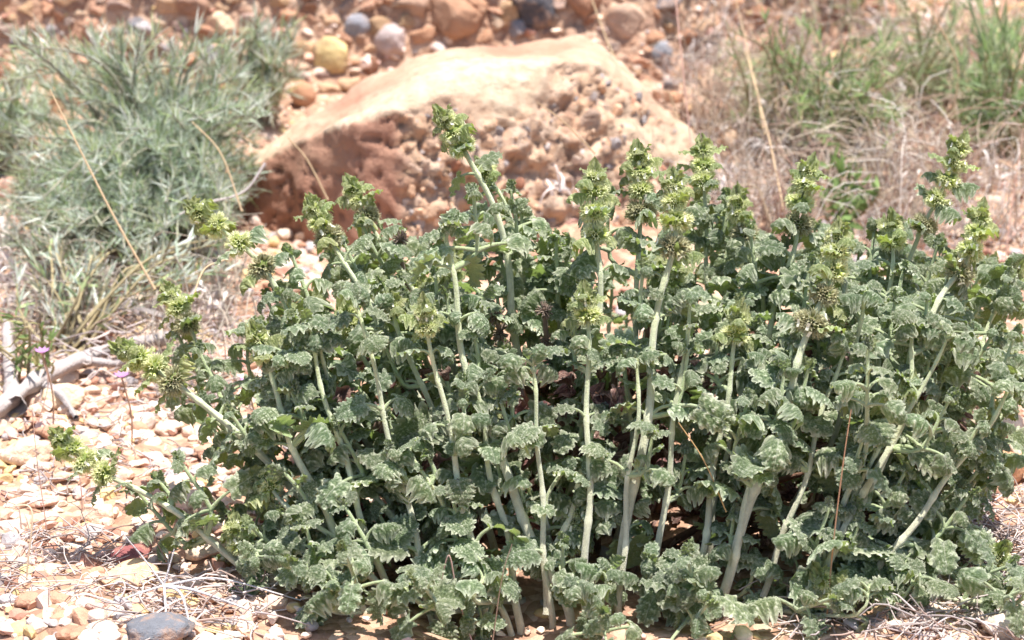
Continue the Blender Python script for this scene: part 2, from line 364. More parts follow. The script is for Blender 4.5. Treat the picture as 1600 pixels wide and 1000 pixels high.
# the rest of the conglomerate bank: cobbles nothing tells apart
BC = [(0.40, 0.21, 0.13), (0.50, 0.32, 0.20), (0.24, 0.215, 0.22), (0.32, 0.16, 0.10), (0.56, 0.40, 0.28), (0.36, 0.25, 0.21), (0.42, 0.27, 0.16), (0.30, 0.22, 0.18), (.44, .25, .17), (.38, .24, .17), (.34, .18, .115), (.42, .23, .14)]
used = [(n[0], n[1], n[2]) for n in NS]; cnt = 0
for k in range(2500):
    px = rng.uniform(-20, 1240); py = rng.uniform(-60, 165) if px < 1000 else rng.uniform(-60, 230)
    ww = rng.uniform(20, 46) if rng.random() < .7 else rng.uniform(46, 92)
    if any(math.hypot((px - a), (py - b_) * 1.3) < (ww + c_) * 0.36 for a, b_, c_ in used): continue
    if px > 600 and px < 960 and py > 60: continue
    used.append((px, py, ww)); cnt += 1
    col = np.array(BC[rng.integers(len(BC))]) * rng.uniform(.85, 1.1); hh = ww * rng.uniform(.5, 1.1)
    where = 'at the far left' if px < 150 else 'above the middle of the grey shrub' if px < 300 else 'above the shrub tip beside the boulder' if px < 440 else 'around the yellow cobble' if px < 590 else 'just above the boulder' if px < 800 else 'right of the charcoal upright stone' if px < 960 else 'right of the boulder among dry stalks' if px < 1110 else 'left of the green herbs'
    where = ('high in the bank ' if py < 40 else 'low in the bank ') + where
    lab = f"{size(ww)} {hue(col)} {'flattish' if hh < ww * .7 else 'upright' if hh > ww * .95 else 'rounded'} cobble {where}"
    stone('cobble', px, py, ww * rng.uniform(.9, 1.2), hh, col, lab, 'cobbles bedded in the bank', int(rng.integers(1e5)), int(rng.integers(8, 15)), dmin=.3, lv=3, sink=.6, rough=.24, cat='cobble', ratio=rng.uniform(.7, 1.1), rot=rng.uniform(-1, 1))
    if cnt >= 260: break
used = [(n[0], n[1], n[2]) for n in NS]; cnt = 0
for k in range(900):
    right = rng.random() < 0.3
    px, py = (rng.uniform(1380, 1620), rng.uniform(380, 1000)) if right else (rng.uniform(-10, 400), rng.uniform(600, 1000))
    ww = rng.uniform(24, 56)
    if any(math.hypot((px - a), (py - b_) * 2.0) < (ww + c_) * 0.42 for a, b_, c_ in used): continue
    used.append((px, py, ww)); cnt += 1
    col = np.array(GC[rng.integers(len(GC) - 1)]) * rng.uniform(.9, 1.08)
    if right: where = ('beside the upper stems at the right edge' if py < 600 else 'at the right edge below the orange-brown stone' if py > 770 else 'at the right edge near the orange-brown stone')
    else: where = ('near the log ' if py < 700 else 'on open gravel below the log ' if py < 820 else 'near the maroon stone ' if py < 920 else 'near the grey rounded stone ') + ('at the left edge' if px < 110 else 'close to the plant' if px > 260 else 'away from the plant')
    stone('stone', px, py, ww, ww * rng.uniform(.35, .55), col, f"{size(ww)} flat {hue(col)} stone {where}", 'small flat stones on the gravel', int(rng.integers(1e5)), 9, 0.45, lv=3, ratio=rng.uniform(.7, 1.1), rot=rng.uniform(-1, 1), sink=0.45)
    if cnt >= 120: break

# ---------------------------------------------------------------- boulder
def boulder():
    pts = []
    def P(px, py, Y): pts.append(at(px, py, Y))
    # back rim (the skyline)
    for px, py, Y in ((388, 258, .48), (470, 186, .50), (545, 132, .53), (640, 90, .55), (740, 66, .56), (830, 62, .57), (905, 50, .58), (935, 66, .57), (962, 112, .56), (1030, 165, .56), (1078, 205, .56), (1140, 268, .55)): P(px, py, Y)
    # front rim of the sunlit top
    for px, py, Y in ((382, 268, .46), (470, 216, .42), (560, 192, .38), (604, 176, .365), (660, 128, .41), (780, 106, .44), (880, 92, .47), (940, 98, .50)): P(px, py, Y)
    # face, nearly upright
    for px, py, Y in ((384, 350, .455), (470, 350, .41), (608, 320, .352), (615, 400, .345), (760, 230, .405), (760, 420, .37), (900, 210, .43), (930, 420, .40), (1060, 300, .47), (1110, 420, .47)): P(px, py, Y)
    for px, py, Y in ((380, 470, .46), (1150, 430, .55), (400, 400, .70), (1100, 350, .72), (1170, 430, .65), (620, 500, .355), (480, 500, .41), (980, 490, .41)): P(px, py, Y)
    bm = bmesh.new()
    for p in pts: bm.verts.new(p)
    r = bmesh.ops.convex_hull(bm, input=bm.verts[:])
    bmesh.ops.delete(bm, geom=list({g for g in r['geom_interior'] + r['geom_unused'] if isinstance(g, bmesh.types.BMVert)}), context='VERTS')
    me = bpy.data.meshes.new('tmp'); bm.to_mesh(me); bm.free(); o = bpy.data.objects.new('tmp', me); COL.objects.link(o)
    rm = o.modifiers.new('r', 'REMESH'); rm.mode = 'VOXEL'; rm.voxel_size = 0.0042
    sm = o.modifiers.new('s', 'SMOOTH'); sm.iterations = 3
    dg = bpy.context.evaluated_depsgraph_get(); me2 = bpy.data.meshes.new_from_object(o.evaluated_get(dg))
    bpy.data.objects.remove(o)
    n = len(me2.vertices); V = np.zeros(n * 3); me2.vertices.foreach_get('co', V); V = V.reshape(-1, 3)
    Nn = np.zeros(n * 3); me2.vertices.foreach_get('normal', Nn); Nn = Nn.reshape(-1, 3)
    F = np.array([list(p.vertices) for p in me2.polygons if len(p.vertices) == 4])
    q = V - CAMLOC; zz = q @ FW; PX = 800 + q @ RT / zz / K; PY = 500 - q @ UP / zz / K
    nz = np.array([noise.fractal(Vector(v) * 9, 1.0, 2.0, 4) for v in V])
    nzf = np.array([noise.fractal(Vector(v) * 45, 0.8, 2.0, 4) for v in V])
    # conglomerate bed: the right hand front face, ending at the ridge and under the sunlit top
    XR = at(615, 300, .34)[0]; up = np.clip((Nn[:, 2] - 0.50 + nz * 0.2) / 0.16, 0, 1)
    right = np.clip((V[:, 0] - XR + 0.01 * nz) / 0.015 , 0, 1)
    roughm = right * (1 - up * 0.9)
    cell = np.zeros(n); cell2 = np.zeros(n)
    for i_ in np.nonzero(roughm > 0.02)[0]:
        d, _ = noise.voronoi(Vector(V[i_] * np.array((66, 66, 80)))); cell[i_] = d[1] - d[0]
        d, _ = noise.voronoi(Vector(V[i_] * 140)); cell2[i_] = d[1] - d[0]
    V = V + Nn * (0.009 * nz + 0.004 * nzf * (0.5 + 2.2 * roughm))[:, None] * np.where(up > .5, .8, 1)[:, None]
    crk = np.abs(np.array([noise.fractal(Vector(v * np.array((11, 11, 22))) + Vector((5, 9, 2)), .8, 2.0, 5) for v in V]))
    V = V - Nn * (.006 * np.exp(-(crk / .035) ** 2) * (1 - .6 * up))[:, None]      # cracks
    led = np.array([noise.fractal(Vector((v[0] * 6, v[1] * 6, v[2] * 45)), 1., 2., 3) for v in V]); V = V + Nn * (.0022 * led * (1 - up))[:, None]
    V = V + Nn * (roughm * (np.clip(cell, 0, .45) * 0.012 + np.clip(cell2, 0, .4) * 0.009 - 0.004))[:, None]
    # drip flutes down the smooth left face
    V = V + Nn * ((1 - right) * (1 - up) * 0.0035 * np.sin(V[:, 0] * 150 + 3 * nz))[:, None]
    m_ = MB(); m_.add(V, F, rough=roughm, crust=up * np.clip(0.75 + nz, 0, 1))  # painted sunlit tone follows the upward-facing mask
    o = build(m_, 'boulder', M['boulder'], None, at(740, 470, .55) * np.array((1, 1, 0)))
    g_ = MB(); ok = np.nonzero((roughm > .5) & (Nn[:, 1] < .1))[0]
    for k in range(1000):
        i_ = ok[rng.integers(len(ok))]
        if nz[i_] < -.1 and rng.random() < .6: continue
        s_ = .0022 + .0062 * rng.random() ** 2.4; Vr, Fr = GV[rng.integers(len(GV))]
        Vr = (Vr * np.array((1, rng.uniform(.6, 1), rng.uniform(.5, .8))) * s_) @ roteu(*rng.uniform(0, 6.3, 3)).T
        c = np.array(((.50, .31, .20), (.58, .41, .29), (.64, .50, .40), (.27, .24, .235), (.34, .29, .27), (.40, .20, .13), (.56, .36, .24), (.46, .40, .38))[rng.integers(8)])
        g_.add(Vr + V[i_] + Nn[i_] * s_ * -.15, Fr, tint=c * rng.uniform(.8, 1.1))
    tag(build(g_, 'embedded_gravel', M['gravel'], o, smooth=False), kind='stuff')
    return o
tag(boulder(), 'large red sandstone boulder with pebbly face and pale flat top behind the plant', 'boulder')

exec_later = []
# ---------------------------------------------------------------- leaves
def leaf(seed, nu=50, nv=13, W=0.46, N_=10, Mc=4, droop=1.2, edge=0.35, ruf=0.05, fold=0.12, crump=0.0, amp=0.042):
    """unit-length blade from the origin along +y, upper face +z"""
    r = np.random.default_rng(seed)
    u = np.linspace(0, 1, nu + 1)[:, None]; v = np.linspace(-1, 1, 2 * nv + 1)[None]
    f = np.clip(np.sin(np.pi * np.clip(u * 0.93 + 0.065, 0, 1) ** 0.72), 0, 1) ** 0.62
    lob = np.abs(np.sin(np.pi * N_ * u + 0.4)) ** 0.7
    wdt = W * f * (1 + 0.36 * (lob - 0.6) * np.abs(v) ** 5 + 0.05 * np.sin(9 * u + r.uniform(0, 6)) * np.abs(v))
    x = v * wdt * np.ones_like(u)
    slant = np.tan(np.radians(-28 + 72 * u))
    y = u + np.abs(v) * wdt * slant * (1 - u * 0.55)
    y = y + 0.05 * (lob - 0.5) * np.abs(v) ** 4
    cell = (np.abs(np.sin(np.pi * N_ * u + 0.4)) ** 0.7) * (np.abs(np.sin(np.pi * (Mc * np.abs(v) + 0.25 * np.sin(12 * u)))) ** 0.7)
    ns = (52 if nu > 40 else 30) * N_ // 4; su = r.random(ns) * 1.05; sv = r.uniform(-1, 1, ns); g0 = u * np.ones_like(v); g1 = v * np.ones_like(u)
    D = np.sort(np.sqrt(((g0[..., None] - su) * 1.35) ** 2 + ((g1[..., None] - sv) * .62) ** 2), -1); wor = np.clip((D[..., 1] - D[..., 0]) * (18 if nu > 40 else 12), 0, 1) ** .8
    lat = np.abs(np.sin(np.pi * N_ * u * .5 + 0.4 + .3 * np.sin(5 * v))) ** .5
    cell = (.30 * cell + .70 * wor) * (.45 + .55 * lat)
    cell = cell * (0.55 + .7 * r.random((nu + 1, 2 * nv + 1))) + .12 * r.random((nu + 1, 2 * nv + 1))
    z = amp * cell * np.minimum(f * 1.4, 1)
    z = z - edge * x * x * 1.3 / W - edge * 0.25 * W * np.abs(v) ** 6 + fold * np.abs(x)
    z = z + ruf * np.abs(v) ** 3 * np.sin(2 * np.pi * (N_ * 0.5) * u * 1.0 + np.sign(v) * r.uniform(0, 3))
    z = z + 0.09 * np.abs(v) ** 7 * (lob - .15)
    if crump:
        ph = r.uniform(0, 6, 6)
        z = z + crump * (np.sin(7 * x + 5 * y + ph[0]) + np.sin(11 * y - 6 * x + ph[1]) * .7 + np.sin(17 * x + 3 * y + ph[2]) * .4)
        x = x * (0.75 + 0.25 * np.sin(6 * y + ph[3]))
    th = droop * np.clip(y, 0, 1.2) ** 1.3
    # bend in the yz plane
    ss = np.linspace(0, 1.3, 60); tt = droop * np.clip(ss, 0, 1.2) ** 1.3
    cy = np.concatenate([[0], np.cumsum(np.cos(tt[:-1]) * np.diff(ss))]); cz = np.concatenate([[0], -np.cumsum(np.sin(tt[:-1]) * np.diff(ss))])
    yc = np.clip(y, 0, 1.29)
    Y_ = np.interp(yc, ss, cy) + np.minimum(y, 0) + z * np.sin(th); Z_ = np.interp(yc, ss, cz) + z * np.cos(th)
    tw = r.uniform(-.25, .25) * y
    X_ = x * np.cos(tw) - (Z_ - np.interp(yc, ss, cz)) * np.sin(tw)
    V = np.stack([X_, Y_, Z_ + x * np.sin(tw)], -1).reshape(-1, 3)
    n2 = 2 * nv + 1; i, j = np.meshgrid(np.arange(nu), np.arange(2 * nv), indexing='ij'); a = (i * n2 + j).ravel()
    F = np.stack([a, a + 1, a + n2 + 1, a + n2], 1)
    uu = (u * np.ones_like(v)).ravel(); vv = (v * np.ones_like(u)).ravel()
    return V, F, np.c_[uu, vv], cell.ravel()
BIG = [leaf(i, droop=d, edge=e, ruf=rf, fold=fo, W=w_) for i, (d, e, rf, fo, w_) in enumerate((
    (1.0, .25, .04, .2, .50), (1.5, .4, .05, .3, .48), (.7, .25, .06, .4, .50), (1.8, .5, .05, .1, .46), (1.2, .1, .07, .5, .52), (.9, .6, .06, .2, .44), (1.4, .3, .06, -.1, .50), (.5, .5, .05, .6, .46)))]
SML = [leaf(20 + i, nu=28, nv=7, N_=7, Mc=2, droop=d, edge=e, ruf=rf, fold=fo, W=w_, amp=.08) for i, (d, e, rf, fo, w_) in enumerate((
    (1.0, .5, .08, .4, .42), (1.6, .9, .1, .2, .40), (.3, .6, .1, .5, .38), (2.2, .8, .08, .3, .40), (.8, 1.2, .12, .1, .36), (-.3, .4, .08, .7, .34)))]
BUD = [leaf(60 + i, nu=14, nv=4, N_=4, Mc=1, droop=-.05 - .1 * i, edge=1.2, ruf=.03, fold=.05, W=.17, amp=.03) for i in range(3)]
DED = [leaf(40 + i, nu=21, nv=7, N_=5, Mc=2, droop=d, edge=e, ruf=.12, fold=.7, W=.36, crump=.13, amp=.05) for i, (d, e) in enumerate(((2.2, 1.5), (3., .6), (1.5, 2.), (2.7, 1.2)))]
def leaf_me(name, L, mat):
    m_ = MB(); V, F, p, c = L; m_.add(V, F, p=np.c_[p, np.zeros(len(V))], vein=c); me = m_.mesh(name); me.materials.append(mat); return me
BIGM = [leaf_me('leaf', L, M['leaf']) for L in BIG]
BRM = [leaf_me('bract', L, M['bract']) for L in SML]
LFM = [leaf_me('leaf', L, M['leaf']) for L in SML]
DEDM = [leaf_me('dead_leaf', L, M['dead']) for L in DED]
def put_leaf(mb, L, o, Fm, s):
    V, F, p, c = L; mb.add(V @ (Fm * s).T + o, F, p=np.c_[p, np.full(len(V), rng.random())], vein=c)

# ---------------------------------------------------------------- whorls of calyces
def whorl(seed, old=0.0, flowers=5):
    r = np.random.default_rng(seed); m_ = MB()
    V, F = ICO[2]; m_.add(V * np.array((.62, .62, .42)), F, tint=(0.17, 0.22, 0.05))
    n = 70
    for k in range(n):
        a = r.uniform(0, 6.283); el = r.uniform(-0.95, 1.0)
        d = np.array((math.cos(a) * math.cos(el), math.sin(a) * math.cos(el), math.sin(el)))
        L = r.uniform(.85, 1.06) * (1 - .18 * abs(el)); Fm = frame(d, (0, 0, 1.01)); p0 = d * .35 * np.array((1, 1, .6)); p1 = d * L * np.array((1, 1, .92))
        dk = np.array((.25, .33, .06)); mid = np.array((.52, .60, .14)); tip = np.array((.78, .80, .46))
        if old: dk = np.array((.10, .085, .03)); mid = np.array((.22, .22, .07)); tip = np.array((.50, .48, .28))
        mid = mid * r.uniform(.8, 1.15)
        pth = np.array([p0, p0 + (p1 - p0) * .6, p1]); sd = 6
        tube(m_, pth, np.array((.07, .12, .15)), sd, tint=np.array([dk, mid, tip]))
        for q in range(6):      # hooked calyx teeth
            b_ = q * 1.047; e = Fm @ np.array((math.cos(b_), .25, math.sin(b_)))
            base = p1 + e * .13; tq = p1 + nrm(e + d * .5) * r.uniform(.26, .36)
            sdv = nrm(np.cross(e, d)) * .035
            m_.add([base - sdv, base + sdv, tq], [[0, 1, 2]], tint=tip)
        if k < flowers:
            c_ = p1 + d * .14; e1 = Fm[:, 0]; e2 = Fm[:, 2]
            for s_ in (-1, 1):
                tpp = c_ + e2 * .22 * s_ + d * .06
                m_.add([c_ - e1 * .09, c_ + e1 * .09, tpp + e1 * .08, tpp - e1 * .08], [[0, 1, 2, 3]], tint=(.80, .80, .66))
    me = m_.mesh('flower_whorl'); me.materials.append(M['calyx']); return me
WM = [whorl(1, 0, 5), whorl(2, 0, 9), whorl(3, 0, 3), whorl(4, 1, 8), whorl(5, 1, 4)]
def dead_whorl(seed):
    r = np.random.default_rng(seed); m_ = MB(); V, F = ICO[2]; m_.add(V * np.array((.5, .5, .4)), F, tint=(.12, .085, .06))
    for k in range(46):
        a = r.uniform(0, 6.283); el = r.uniform(-.8, .9); d = np.array((math.cos(a) * math.cos(el), math.sin(a) * math.cos(el), math.sin(el)))
        c = np.array((.26, .19, .145)) * r.uniform(.6, 1.4); tube(m_, [d * .35, d * r.uniform(.8, 1.1)], (.06, .10), 5, tint=c)
        for q in range(3):
            e = nrm(r.normal(size=3)); p1 = d * 1.0; m_.add([p1, p1 + np.cross(e, d) * .05, p1 + (e * .6 + d) * .2], [[0, 1, 2]], tint=np.array((.50, .42, .36)) * r.uniform(.7, 1.1))
    me = m_.mesh('dry_whorl'); me.materials.append(M['dry']); return me
DWM = [dead_whorl(50), dead_whorl(51)]

# ---------------------------------------------------------------- horehound
ROOT = empty('horehound_plant', on(0.06, -0.06))
tag(ROOT, 'large grey-green woolly horehound plant with crinkled leaves and yellow-green flower whorls, in the foreground', 'plant')
LV = []          # every big leaf: (origin, frame, size, variant)
FOL = MB()       # the small ones
PX1 = 1.38 * K   # metres per photo pixel at the plant
SPIKES = []; STEMN = 0
def stemtint(t_):  # t_: 0 tip, 1 foot
    a = np.array((.48, .56, .27)); b_ = np.array((.64, .66, .46)); c_ = np.array((.60, .54, .40))
    t_ = np.asarray(t_)[:, None]; return np.where(t_ < .5, a + (b_ - a) * t_ * 2, b_ + (c_ - b_) * (t_ - .5) * 2)
def arclen(P): return np.concatenate([[0], np.cumsum(np.linalg.norm(np.diff(P, axis=0), axis=1))])
def sample(P, A, s):
    q = np.array([np.interp(s, A, P[:, k]) for k in range(3)]); q2 = np.array([np.interp(min(s + .004, A[-1]), A, P[:, k]) for k in range(3)])
    q1 = np.array([np.interp(max(s - .004, 0), A, P[:, k]) for k in range(3)]); return q, nrm(q1 - q2)   # tangent towards the tip
CAMD = np.array((0, -1, 0.0))
def add_leaf_on(mb, node, T, side, size, petl, rise, small):
    """petiole arching out of the node, then the drooping blade"""
    out = nrm(side - T * (side @ T)); d0 = nrm(out + T * rise)
    p1 = node + d0 * petl * .55; d1 = nrm(out + T * rise * .4 + np.array((0, 0, -.05))); p2 = p1 + d1 * petl * .45
    pr = size * .033 + .00035
    tube(mb, spline([node, p1, p2 + d1 * size * .06], 6), np.array((1.5, 1.2, 1, .95, .9, .75)) * pr, 6, tint=np.array((.33, .39, .20)) * rng.uniform(.9, 1.1))
    dd = nrm(d1 + np.array((0, 0, rng.uniform(-.75, .15))) + rng.normal(size=3) * .2)
    up = nrm(np.array((0, -.35, .75)) + rng.normal(size=3) * .42 + T * .5)
    if abs(dd @ up) > .9: up = nrm(up + out)
    Fm = frame(dd, up)
    # keep out of the ground
    if p2[2] - size * .8 < hgt(p2[0], p2[1]) and p2[2] < .01: size *= .6
    if small: put_leaf(FOL, SML[rng.integers(5)], p2, Fm, size)
    else: LV.append((p2, Fm, size, int(rng.integers(len(BIG)))))
def shoot(mb, node, T, side, ln, depth=0):
    out = nrm(side - T * (side @ T)); tip = node + nrm(out * .6 + T * 1.0 + np.array((0, 0, .3))) * ln
    P = spline([node, node + nrm(out + T * .5) * ln * .4, tip], 7); tube(mb, P, np.linspace(.0017, .0010, 7), 6, tint=np.array((.34, .41, .21)))
    A = arclen(P); Td = nrm(P[-1] - P[-2]); ph = rng.uniform(0, 6.28)
    np_ = 2 if ln < .018 else 3 if ln < .034 else 4
    for k in range(np_):
        q = np.array([np.interp(A[-1] - min(.004 + .0088 * k, ln * .85) if k else A[-1], A, P[:, c_]) for c_ in range(3)]); ang = ph + k * 1.571
        e = frame(Td, (0.1, .2, 1.)); s_ = (.0085 + .0032 * k) * rng.uniform(.85, 1.25)
        for w_ in (0, math.pi):
            dr = e[:, 0] * math.cos(ang + w_) + e[:, 2] * math.sin(ang + w_)
            add_leaf_on(mb, q, Td, dr, s_, s_ * (.25 + .2 * k), 1.6 - .45 * k, True)
    # closed bud
    for k in range(3):
        dr = rng.normal(size=3) * .3; put_leaf(FOL, SML[5], P[-1], frame(nrm(Td + dr), nrm(rng.normal(size=3))), .008)
def make_stem(P0, spike=0, r0=8.0, leafsz=1.0, foot=True, seed_phase=None, upleaf=True, bare=0.0, whs=1.0, sh=.34, face=.3):
    """P0: world points tip -> foot; spike = length of the flowering part in photo pixels"""
    global STEMN
    P = spline(P0, 90); wob = rng.uniform(0, 6, 3)
    A = arclen(P); Ltot = A[-1]; tt = A / Ltot
    P = P + np.stack([np.sin(tt * 14 + wob[0]), np.sin(tt * 11 + wob[1]), 0 * tt], 1) * .0012
    m_ = MB(); rr = (r0 * .66 * PX1) * (.42 + .58 * np.clip(A / .16, 0, 1) ** .8)
    nodes = []; s = .0; sp_len = spike * PX1
    if spike:
        s = .004; k = 0; wh = []
        while s < sp_len:
            wh.append(s); s += (.0080 + .0027 * k) * rng.uniform(.92, 1.1) * whs; k += 1
    else: wh = []; s = .002
    s0 = s; k = 0; s = s + (.004 if spike else 0)
    while s < Ltot - .03:
        nodes.append(s); s += (.0165 + .0055 * min(k, 5)) * rng.uniform(.85, 1.25) + bare * .7; k += 1
    for n_ in nodes: rr = rr * (1 + .28 * np.exp(-((A - n_) / .0022) ** 2))
    nd = np.zeros(len(A))
    for n_ in nodes: nd = np.maximum(nd, np.exp(-((A - n_) / .004) ** 2))
    tube(m_, P, rr, 12, tint=stemtint(tt * .9 + rng.uniform(0, .1)) * rng.uniform(.9, 1.1) * (.80 + .22 * nd)[:, None] * (1 + .08 * np.sin(tt * 23 + wob[0]))[:, None])
    ph = rng.uniform(0, 3.14) if seed_phase is None else seed_phase
    for k, n_ in enumerate(nodes):
        q, T = sample(P, A, n_); e = frame(T, (0.1, .5, 1.)); ang = ph + k * 1.571 + rng.normal() * .15
        dfoot = Ltot - n_
        sz = (.0130 + .0023 * min(k, 5)) * rng.uniform(.8, 1.2) * leafsz
        for w_ in (0, math.pi):
            dr = e[:, 0] * math.cos(ang + w_) + e[:, 2] * math.sin(ang + w_)
            if dr[1] < -.55 and rng.random() < face: continue      # leaf shed from the open side of the stem
            if rng.random() < .94: add_leaf_on(m_, q, T, dr, sz * rng.uniform(.85, 1.15), sz * rng.uniform(.35, .75) , rng.uniform(.5, 1.1), sz < .0135)
            if k >= 1 and rng.random() < sh: shoot(m_, q, T, dr + rng.normal(size=3) * .2, rng.uniform(.014, .050))
    if not spike:   # leafy tip
        q, T = sample(P, A, 0.0); e = frame(T, (0.1, .5, 1.))
        for k in range(3):
            for w_ in (0, math.pi):
                ang = ph + k * 1.571 + w_; dr = e[:, 0] * math.cos(ang) + e[:, 2] * math.sin(ang)
                add_leaf_on(m_, q - T * .003 * k, T, dr, .009 + .003 * k, .002 + .002 * k, 1.8 - .4 * k, True)
    st = build(m_, 'stem', M['stem'], ROOT); STEMN += 1
    if spike:
        q, T = sample(P, A, 0.0); b_ = MB(); top = q + T * .002
        for k in range(11):      # the closed bud of pale bracts
            dr = rng.normal(size=3) * (.10 + .02 * k); put_leaf(b_, BUD[k % 3], top - T * (.0050 + .0007 * k) + dr * .003, frame(nrm(T + dr * .7), nrm(-dr + T * .05)), .0115)
        for k in range(4):      # small crinkled leaves splaying round it
            a_ = k * 1.257 + rng.uniform(-.3, .3); e_ = frame(T, (0.1, .5, 1.)); dr = e_[:, 0] * math.cos(a_) + e_[:, 2] * math.sin(a_)
            put_leaf(b_, SML[k % 5], top - T * .006 + dr * .002, frame(nrm(T * .9 + dr * .55), nrm(T * .5 - dr)), .0078 + .002 * rng.random())
        head = build(b_, 'flower_head', M['bud'], ROOT, org=top)
        n = len(wh)
        for k, s_ in enumerate(wh):
            q, T = sample(P, A, s_); e = frame(T, (0.1, .5, 1.))
            R3 = np.stack([e[:, 0], np.cross(T, e[:, 0]), T], 1)
            rad = (.0056 + .0034 * min(1, (k + .6) / 3.0)) * rng.uniform(.9, 1.08)
            o = link('flower_whorl', WM[(int(rng.integers(3)) if k < n * .6 or rng.random() < .4 else 3 + int(rng.integers(2)))], None, head, q)
            o.rotation_mode = 'QUATERNION'; o.rotation_quaternion = (Matrix(R3.tolist()) @ Matrix.Rotation(rng.uniform(0, 6), 3, 'Z')).to_quaternion(); o.scale = (rad,) * 3
            if True:
                ang = ph + k * .785 + rng.normal() * .2
                for w_ in (0, math.pi):
                    dr = nrm(e[:, 0] * math.cos(ang + w_) + e[:, 2] * math.sin(ang + w_)); sz = min(.0105 + .0017 * k, .018) * rng.uniform(.8, 1.2)
                    dd = nrm(dr + T * rng.uniform(.1, .8)); Fb = frame(dd, nrm(T + np.array((0, -.2, .4))))
                    bo = link('bract', (LFM if k >= 2 and rng.random() < .7 else BRM)[int(rng.integers(5))], None, head, q - T * .002 + dr * rad * .6)
                    bo.rotation_mode = 'QUATERNION'; bo.rotation_quaternion = Matrix(Fb.tolist()).to_quaternion(); bo.scale = (sz,) * 3
    return P, A
def px_stem(pts, Yt, Yb, **kw):
    Yb = max(Yb - .008, -.25)
    n = len(pts); P = [at(x, y, Yt + (Yb - Yt) * (i / (n - 1)) ** 1.0) for i, (x, y) in enumerate(pts)]
    f = P[-1]; g = float(hgt(f[0], f[1]))
    if f[2] > g + .01:
        d = nrm(P[-1] - P[-2]); d[2] = min(d[2], -.6); d = nrm(d); P.append(np.array((f[0] + d[0] * (f[2] - g) / -d[2] * .6, f[1] + d[1] * .2 * (f[2] - g), g - .005)))
    kw.setdefault('sh', .62); kw.setdefault('face', .4); return make_stem(P, **kw)
# traced stems: photo points tip -> foot, depth at tip and foot
px_stem([(92, 682), (165, 742), (222, 772), (300, 815), (385, 895), (490, 985)], -.17, -.22, spike=110, r0=8, leafsz=.85, bare=.010)
px_stem([(188, 545), (275, 602), (370, 672), (470, 780), (560, 885), (650, 985)], -.16, -.22, spike=120, r0=9, leafsz=.9)
px_stem([(245, 575), (290, 612), (345, 665), (430, 760), (520, 850)], -.14, -.18, spike=50, r0=7, leafsz=.8)
px_stem([(260, 455), (298, 515), (335, 590), (410, 710), (520, 830)], -.08, -.12, spike=80, r0=7, leafsz=.9, bare=.004)
px_stem([(305, 328), (392, 398), (442, 470), (492, 545), (545, 645), (620, 770), (690, 880)], -.12, -.18, spike=190, r0=9, leafsz=.9, whs=1.35)
px_stem([(402, 742), (445, 785), (530, 850), (610, 930)], -.20, -.24, spike=40, r0=8)
px_stem([(486, 320), (520, 378), (562, 450), (622, 550), (670, 650), (720, 770)], -.09, -.14, spike=90, r0=8, bare=.002)
px_stem([(546, 288), (580, 348), (640, 450), (700, 570), (740, 700)], -.03, -.06, spike=85, r0=7.5)
px_stem([(690, 180), (735, 248), (772, 325), (792, 415), (802, 500), (825, 610), (850, 720)], -.08, -.10, spike=90, r0=9.5, bare=.010)
px_stem([(752, 262), (792, 330), (828, 430), (845, 530), (855, 640)], -.05, -.07, spike=14, r0=7, bare=.018)
px_stem([(930, 268), (932, 345), (936, 440), (926, 560), (905, 700), (880, 810)], -.12, -.16, spike=125, r0=8.5, bare=.004)
px_stem([(996, 236), (998, 310), (1000, 400), (992, 520), (980, 640)], -.09, -.12, spike=105, r0=8, bare=.002)
px_stem([(1050, 280), (1052, 370), (1032, 470), (1020, 560), (1012, 640), (988, 780), (962, 925)], -.16, -.23, spike=135, r0=10, bare=.006)
px_stem([(1095, 226), (1102, 285), (1106, 350), (1102, 440), (1128, 540), (1142, 650)], -.04, -.08, spike=80, r0=7.5)
px_stem([(1152, 305), (1168, 375), (1190, 480), (1185, 600)], -.08, -.10, spike=85, r0=7.5)
px_stem([(1270, 258), (1248, 330), (1240, 385), (1212, 470), (1200, 580), (1185, 680)], -.08, -.12, spike=135, r0=8.5)
px_stem([(1306, 360), (1300, 430), (1274, 495), (1245, 575), (1212, 690), (1170, 800), (1120, 945)], -.18, -.24, spike=190, r0=10.5, bare=.006)
px_stem([(1498, 222), (1478, 285), (1442, 360), (1404, 450), (1378, 530), (1340, 640)], -.08, -.10, spike=150, r0=8, bare=.006)
px_stem([(1532, 330), (1508, 410), (1470, 470), (1430, 570), (1400, 665), (1340, 785), (1280, 915)], -.14, -.22, spike=120, r0=9.5, bare=.002)
px_stem([(1585, 440), (1545, 510), (1520, 570), (1455, 660), (1400, 760)], -.12, -.15, spike=0, r0=9)
px_stem([(1590, 590), (1538, 715), (1500, 800), (1430, 905)], -.15, -.22, spike=0, r0=9)
px_stem([(1500, 545), (1455, 610), (1390, 720), (1330, 830)], -.13, -.18, spike=45, r0=8)
px_stem([(690, 362), (712, 450), (726, 560), (752, 650), (795, 745), (835, 845), (880, 940)], -.17, -.24, spike=0, r0=10, bare=.006)
px_stem([(505, 630), (560, 700), (620, 800), (680, 900)], -.17, -.20, spike=50, r0=8)
px_stem([(540, 480), (570, 560), (630, 690), (700, 800)], -.13, -.17, spike=55, r0=8)
px_stem([(690, 470), (700, 560), (740, 680), (790, 800)], -.06, -.10, spike=40, r0=7.5)
px_stem([(1500, 400), (1450, 500), (1400, 610), (1320, 720)], -.05, -.09, spike=35, r0=8)
px_stem([(1430, 500), (1420, 620), (1370, 740), (1310, 840)], -.20, -.24, spike=0, r0=9.5)
px_stem([(640, 700), (690, 790), (740, 890), (790, 960)], -.22, -.245, spike=0, r0=8)
